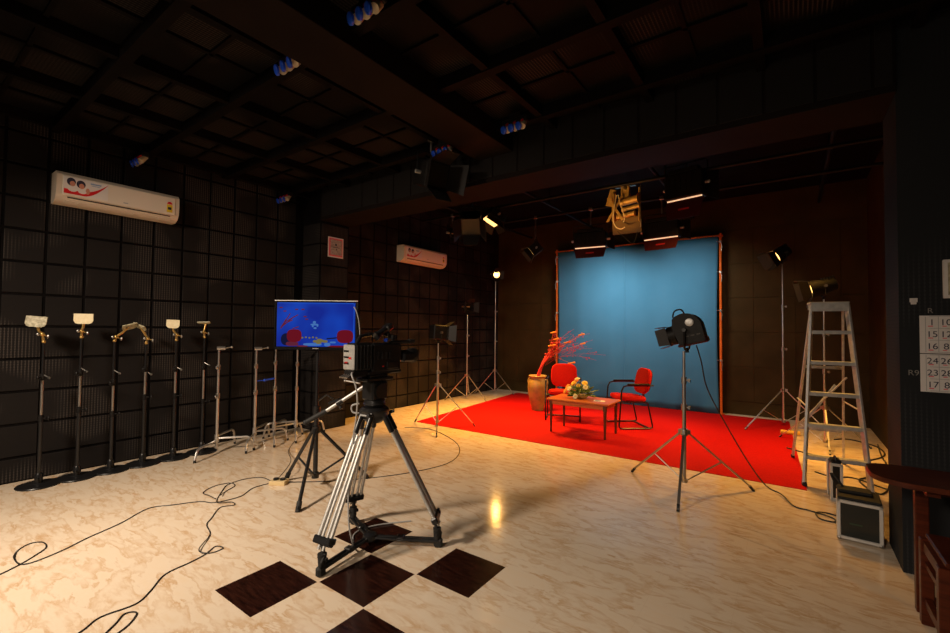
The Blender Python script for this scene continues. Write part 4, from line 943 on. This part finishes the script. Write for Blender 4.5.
for k, (u, z) in enumerate(ends):
    e = cr * u * 1.22 + V((rnd.uniform(-.08, .08), rnd.uniform(-.1, .1), z)); p = cr * .14 + V((0, 0, .86 + rnd.uniform(-.05, .1)))
    P_ = curve(p, e, rnd.uniform(.03, .12)); w.tube(P_, .0018, 5)
    for q in range(5):
        t = rnd.uniform(.5, 1); c_ = V(P_[int(t * 6)]) + V((rnd.uniform(-.03, .03), rnd.uniform(-.03, .03), rnd.uniform(-.05, .05))); pb.ball(c_, rnd.uniform(.008, .014), 8); w.tube([P_[max(0, int(t * 6) - 1)], c_], .0012, 4)
    w.tube([P_[4], V(P_[4]) + V((.08, .03, .07))], .0013, 4)
for (u, z, l_) in ((.62, 1.385, .10), (.42, 1.24, .12), (.64, 1.22, .08), (.48, 1.00 - .14, .12), (.22, 1.42, .10), (.26, 1.30, .09), (.20, 1.18, .12)):
    p = cr * u * 1.3 + V((0, -.02, z)); ob.cyl(p - cr * l_ * .5, p + cr * l_ * .5 + V((0, 0, .02)), .010, .018, n=8); ob.ball(p + cr * l_ * .5 + V((0, 0, .02)), .02, 8); ob.tube([p, p.lerp(cr * .2 + V((0, 0, 1.0)), .6) + V((0, 0, .02)), cr * .2 + V((0, 0, 1.0))], .0022, 5, spl=3)
for q in range(26):
    u = rnd.uniform(.14, .46); p = cr * u + V((rnd.uniform(-.05, .05), rnd.uniform(-.05, .05), .86 + u * .9 + rnd.uniform(-.09, .09))); cb.ball(p, rnd.uniform(.012, .022), 8); cb.tube([p, cr * .17 + V((0, 0, .96))], .0025, 5)
w.build('twigs', 'branch', br); pb.build('buds', 'pinkbud', br); ob.build('orange_tips', 'orangefl', br); cb.build('berry_clusters', 'branch', br)

# ------------------------------------------------------------------ stepladder
ld = thing('stepladder', 'grey aluminium stepladder open beside the right edge of the carpet', 'ladder', (.345, 5.40, 0), .11)
HT = 1.80; hw0, hw1 = .250, .138; ftop = .26
def fr(z, sg, extra=0): t = z / HT; return V((sg * (hw0 + (hw1 - hw0) * t), ftop * t, z))
for sg in (-1, 1):
    w = MB(); a, b = fr(.02, sg), fr(HT - .03, sg); w.m = frame(a, b); w.box((0, 0, (b - a).length / 2), (.024, .055, (b - a).length), bev=.003); lg = w.build('front_rail', 'ladder', ld)
    w = MB(); w.box(fr(.02, sg), (.036, .075, .04), bev=.006); w.build('foot', 'rubber', lg)
    rb = V((sg * .235 + .02, 1.10, .02)); rt = V((sg * hw1 * .93, ftop + .10, HT - .05)); w = MB(); w.m = frame(rb, rt); w.box((0, 0, (rt - rb).length / 2), (.022, .038, (rt - rb).length), bev=.003); lg = w.build('rear_rail', 'ladder', ld)
    w = MB(); w.box(rb, (.034, .05, .04), bev=.006); w.build('foot', 'rubber', lg)
for k in range(5):
    z = .285 + k * .305; a, b = fr(z, -1), fr(z, 1); w = MB(); w.box((0, (a.y) + .02, z), (b.x - a.x, .085, .012)); w.box((0, a.y - .022, z - .012), (b.x - a.x, .006, .034)); w.box((0, a.y + .06, z - .010), (b.x - a.x, .006, .026)); w.build('step', 'ladder', ld)
w = MB(); w.box((0, ftop + .06, HT - .012), (.315, .20, .024), bev=.006); w.box((0, ftop - .035, HT - .055), (.30, .008, .08)); w.box((0, ftop + .155, HT - .045), (.30, .008, .06)); w.build('top_cap', 'ladder', ld)
for t in (.22, .62):
    w = MB(); z = HT * t; yr = 1.10 + (ftop + .10 - 1.10) * t; w.box((.02 * (1 - t), yr, z), (.46 - .18 * t, .012, .03)); w.build('rear_bar', 'ladder', ld)
w = MB(); w.cyl((-.2, .95, .40), (.2, .62, 1.02), .009, n=8); w.box((0, .78, .71), (.50, .01, .025), roty(-1.0)); w.build('diagonal_brace', 'ladder', ld)
for sg in (-1, 1):
    w = MB(); a = fr(.75, sg); t = .40; b = V((sg * .2, 1.10 + (ftop + .10 - 1.10) * t, .75)); w.cyl(a, b, .008, n=8); w.build('spreader_bar', 'ladder', ld)

# ------------------------------------------------------------------ cases on the floor at right
cs = thing('equipment_case', 'cube-shaped case with aluminium edges and dark window, by the column', 'case', (.394, 4.28, 0), math.radians(-3))
cw = .25; ch = .275
w = MB(); w.box((0, 0, ch / 2 + .012), (cw - .02, .26, ch - .024), bev=.004); w.build('body', 'black', cs)
w = MB(); t_ = .022
for sy in (-.13, .13):
    for sx in (-1, 1): w.box((sx * (cw / 2 - t_ / 2), sy, ch / 2 + .012), (t_, t_, ch), bev=.003)
    for zz in (.012 + t_ / 2, ch + .012 - t_ / 2): w.box((0, sy, zz), (cw, t_, t_), bev=.003)
for sx in (-1, 1):
    for zz in (.012 + t_ / 2, ch + .012 - t_ / 2): w.box((sx * (cw / 2 - t_ / 2), 0, zz), (t_, .26, t_), bev=.003)
w.build('edge_frame', 'caseedge', cs)
w = MB(); w.box((0, -.134, ch / 2 + .012), (cw - .05, .008, ch - .05)); w.build('window', 'glassd', cs)
w = MB(); w.box((-.02, -.139, .13), (.07, .002, .010)); w.build('indicator', mat('green_mark', (.015, .045, .02), .5), cs)
for sx in (-1, 1):
    for sy in (-1, 1): w = MB(); w.ball((sx * (cw / 2 - .014), sy * .13, .0165), .0155, 10); w.build('foot', 'steel', cs)
w = MB(); w.box((.0, .0, ch + .022), (cw * .96, .25, .018), bev=.006); w.build('lid', 'rubber', cs)
bagb = MB(); bagb.box((0, 0, .012), (.20, .14, .024), bev=.01); bagb.tube([(-.06, .02, .02), (-.10, .03, .08), (-.13, .05, .10), (-.11, .06, .04)], .008, 6, spl=3)
bg = tag(bagb.build('folded_bag', 'rubber'), 'flat black bag lying on top of the cube-shaped case', 'bag'); bg.location = (.375, 4.33, ch + .031)
uc = thing('upright_case', 'narrow silver-edged case standing on end in front of the ladder', 'case', (.318, 5.10, 0), math.radians(4))
w = MB(); w.box((0, .05, .165), (.075, .17, .33), bev=.006); w.build('body', 'black', uc)
w = MB()
for sx in (-1, 1):
    w.box((sx * .036, -.035, .165), (.022, .022, .32), bev=.003); w.box((sx * .036, .135, .165), (.022, .022, .32), bev=.003)
for zz in (.013, .317): w.box((0, -.035, zz), (.09, .022, .024), bev=.003)
w.build('edge_frame', 'caseedge', uc)
w = MB(); w.box((0, .02, .345), (.075, .12, .03), bev=.01); w.tube([(0, -.03, .345), (0, -.02, .375), (0, .06, .375), (0, .07, .345)], .008, 8); w.build('handle', 'black', uc)
tag(MB().cyl((-.13, 7.88, .03), (.10, 7.92, .03), .03, n=14).build('yellow_tube', 'yellowtube'), 'short yellow tube lying on the floor behind the stepladder', 'tube')
w = MB(); 
cable([(.48, 7.9), (.66, 8.03), (.9, 7.75), (.92, 7.3), (.75, 6.9), (.5, 6.65), (.2, 6.75), (-.05, 6.9, .018)], 'tangled black cable on the floor behind the stepladder', .008, .008)
cable([(.93, 7.9), (.88, 7.2), (.86, 6.6), (.75, 6.2), (.55, 5.9), (.66, 5.5), (.80, 6.0), (.90, 6.8)], 'black cable curling beside the stage right wall', .008, .008)
cable([(.2, 5.95), (.35, 5.85), (.5, 5.95), (.7, 5.75), (.86, 5.55)], 'black cable passing under the stepladder', .007, .007)

# ------------------------------------------------------------------ desk and bench at the right edge
dk = thing('desk', 'red-brown wooden desk with a rounded end, cut off by the right edge', 'desk', (1.1, 3.24, 0))
out = []
X1, X2, Ya, Yb = -.76, .9, -.205, .19
for k in range(9):
    a = PI / 2 + (PI / 2) * k / 8; out.append((X1 + .20 + .20 * math.cos(a), Yb - .10 + .10 * math.sin(a)))
for k in range(9):
    a = PI + (PI / 2) * k / 8; out.append((X1 + .16 + .16 * math.cos(a), Ya + .16 + .16 * math.sin(a)))
out += [(X2, Ya), (X2, Yb)]
w = MB(); w.prism(out, .026, T(0, 0, .722)); w.build('desktop', 'redwood', dk)
for xx in (-.535, .8):
    w = MB(); w.box((xx, .115, .361), (.055, .05, .722), bev=.004); w.build('leg', 'redwood', dk)
    w = MB(); w.box((xx, -.08, .361), (.055, .05, .722), bev=.004) if xx > 0 else w.box((xx + .005, .0, .70), (.05, .25, .04)); w.build('leg' if xx > 0 else 'bearer', 'redwood', dk)
w = MB(); w.box((.13, .115, .67), (1.3, .02, .08)); w.build('rail', 'redwood', dk)
bn = thing('wooden_bench', 'red-brown wooden bench with slatted side below the desk edge', 'bench', (.98, 2.99, 0))
w = MB(); w.box((.0, .07, .445), (.84, .38, .025), bev=.006); w.build('seat', 'redwood', bn)
for xx, yy in ((-.42, -.10), (-.42, .24), (.40, -.10), (.40, .24)):
    w = MB(); w.box((xx, yy, .2165), (.05, .05, .433), bev=.004); w.build('leg', 'redwood', bn)
for zz, tt, hh in ((.40, .03, .05), (.31, .02, .025), (.12, .025, .04)):
    w = MB(); w.box((-.42, .07, zz), (tt, .30, hh)); w.build('side_rail', 'redwood', bn)
w = MB(); w.box((0, .24, .12), (.8, .025, .04)); w.build('stretcher', 'redwood', bn)

# ------------------------------------------------------------------ notices on the right wall
WY = HY0 + .03
def wallM(x, z, d=.003): return T(x, WY - d, z) @ rotx(PI / 2)
nsheet = thing('number_chart', 'white paper chart of handwritten numbers taped to the right column', 'chart', (0, 0, 0))
nsheet.location = (.80, WY, 1.37)
sx0, sx1 = .652, .652 + .29
def lm(x, z, d=.004): return T(x - .80, -d, z - 1.37) @ rotx(PI / 2)
w = MB(); w.box(((sx0 + sx1) / 2 - .80, -.001, 1.487 - 1.37), (sx1 - sx0, .002, .232)); w.build('upper_sheet', 'paper', nsheet)
w = MB(); w.box(((sx0 + sx1) / 2 - .80, -.001, 1.250 - 1.37), (sx1 - sx0, .002, .232)); w.build('lower_sheet', 'paper', nsheet)
w = MB()
for zz in (1.598, 1.525, 1.452, 1.379, 1.361, 1.288, 1.215, 1.142): w.box(((sx0 + sx1) / 2 + .02 - .80, -.0026, zz - 1.37), (.245, .001, .0025))
for xx in (.678, .734, .800, .866, .932): w.box((xx - .80, -.0026, 1.487 - 1.37), (.0025, .001, .22)); w.box((xx - .80, -.0026, 1.250 - 1.37), (.0025, .001, .22))
w.build('ruled_lines', 'rule', nsheet)
rows = [(1.560, '1', '10'), (1.487, '15', '12'), (1.413, '16', '8'), (1.324, '24', '26'), (1.251, '23', '28'), (1.178, '17', '8')]
for z, a_, b_ in rows:
    text_mesh('number', a_, .052, 'ink', nsheet, lm(.706, z)); text_mesh('number', b_, .052, 'ink', nsheet, lm(.766, z))
w = MB()
for z, a_, b_ in rows: w.box((.700 - .80, -.0026, z - .022 - 1.37), (.022, .001, .006)); w.box((.760 - .80, -.0026, z - .022 - 1.37), (.018, .001, .005))
w.build('red_marks', 'pink', nsheet)
lt = thing('chalk_letter', 'chalked letter R just above the number chart on the column', 'lettering', (.70, WY, 1.632)); text_mesh('letter', 'R', .045, 'chalk', lt, T(0, -.001, 0) @ rotx(PI / 2))
lt = thing('chalk_letter', 'chalked letter R with a 9 left of the lower half of the number chart', 'lettering', (.622, WY, 1.245)); text_mesh('letter', 'R9', .048, 'chalk', lt, T(0, -.001, 0) @ rotx(PI / 2))
w = MB(); w.box((0, 0, 0), (.036, .006, .026), bev=.002); w.box((0, 0, -.016), (.026, .006, .02), bev=.002); w.cyl((-.006, -.005, 0), (-.006, -.001, 0), .008, n=10)
o = tag(w.build('paper_tag', 'paper'), 'small white tag stuck on the dark column above the number chart', 'tag'); o.location = (.627, WY - .004, 1.70)
fb_ = thing('framed_board', 'pale framed board cut off by the right edge, above the number chart', 'board', (.915, WY, 1.825))
w = MB(); w.box((0, -.009, 0), (.32, .018, .235), bev=.003); w.build('frame', 'paper', fb_)
w = MB(); w.box((0, -.0186, 0), (.28, .002, .195)); w.build('panel', 'greyplate', fb_)

# ------------------------------------------------------------------ light
def spot(loc, target, power, col, size=50, blend=.5, rad=.05, name='lamp'):
    l = bpy.data.lights.new(name, 'SPOT'); l.energy = power; l.color = col; l.spot_size = math.radians(size); l.spot_blend = blend; l.shadow_soft_size = rad
    o = bpy.data.objects.new(name, l); C.objects.link(o); o.location = loc; o.rotation_euler = (V(target) - V(loc)).to_track_quat('-Z', 'Y').to_euler(); return o
def area(loc, target, power, col, sx, sy, name='lamp', spread=180):
    l = bpy.data.lights.new(name, 'AREA'); l.energy = power; l.color = col; l.shape = 'RECTANGLE'; l.size = sx; l.size_y = sy; l.spread = math.radians(spread)
    o = bpy.data.objects.new(name, l); C.objects.link(o); o.location = loc; o.rotation_euler = (V(target) - V(loc)).to_track_quat('-Z', 'Y').to_euler(); return o
TU = (1, .50, .12); WS = (1, .47, .08); WA = (1, .81, .62)
area((-3.5, -1.3, 3.15), (-4.0, 1.6, 0), 98, WA, .5, .5, 'studio_key', 110)
area((-.9, -1.8, 2.4), (-.7, 2.0, .0), 22, WA, .6, .4, 'studio_fill', 100)
area((-1.66, 7.75, 3.0), (-1.6, 9.0, 1.6), 13, (1, .93, .84), .5, .2, 'bank_lamp_a', 120)
area((-2.84, 7.75, 3.0), (-3.2, 9.0, 1.5), 21, (1, .93, .84), .5, .3, 'bank_lamp_b', 120)
area((-1.13, 6.70, 3.25), (-2.3, 7.0, .3), 12, TU, .4, .3, 'bank_lamp_c', 110)
area((-4.3, 6.7, 2.95), (-4.15, 6.2, 0), 110, WS, .8, .6, 'added_floor_wash', 94)  # added light without a fixture, turns the left stage floor orange
area((-.25, 6.9, 3.2), (-.1, 6.5, 0), 48, WS, .6, .6, 'added_floor_wash_right', 95)  # also added, no fixture here; warms the floor behind the ladder
spot((-.24, 8.46, 2.66), (-2.8, 6.3, .2), 230, TU, 75, 1, .04, 'right_rear_lamp')
spot((.16, 7.37, 2.10), (-3.2, 7.0, .3), 190, TU, 80, 1, .04, 'ladder_lamp')
spot((-5.50, 8.52, 2.72), (-1.2, 6.0, 0), 380, TU, 56, 1, .05, 'corner_lamp')
spot((-1.05, 4.53, 1.42), (-3.3, 6.9, .5), 20, TU, 50, .5, .05, 'fresnel')
spot((-2.6, 5.4, 2.4), (-1.98, 6.5, 3.35), 60, TU, 34, .6, .04, 'added_hoist_spot')  # added spot, not hung from the grid; brightens the hoist from below

wd = bpy.data.worlds.new('world'); bpy.context.scene.world = wd; wd.use_nodes = True
wd.node_tree.nodes['Background'].inputs[0].default_value = (0, 0, 0, 1)

# ------------------------------------------------------------------ camera
F = 437.94; yaw, pitch, roll = -0.624319, 0.0276919, 0.0104437; H = 1.4936
f = V((math.sin(yaw) * math.cos(pitch), math.cos(yaw) * math.cos(pitch), math.sin(pitch))); r = V((math.cos(yaw), -math.sin(yaw), 0)); u = r.cross(f)
r2 = r * math.cos(roll) + u * math.sin(roll); u2 = -r * math.sin(roll) + u * math.cos(roll)
cam = bpy.data.cameras.new('camera'); co = bpy.data.objects.new('camera', cam); C.objects.link(co)
co.matrix_world = Matrix(((r2.x, u2.x, -f.x, 0), (r2.y, u2.y, -f.y, 0), (r2.z, u2.z, -f.z, H), (0, 0, 0, 1)))
cam.sensor_width = 36; cam.lens = F / 950 * 36; cam.clip_start = .02
sc = bpy.context.scene; sc.camera = co
sc.view_settings.view_transform = 'Standard'; sc.view_settings.look = 'None'; sc.view_settings.exposure = 0; sc.view_settings.gamma = 1; sc.view_settings.use_curve_mapping = False
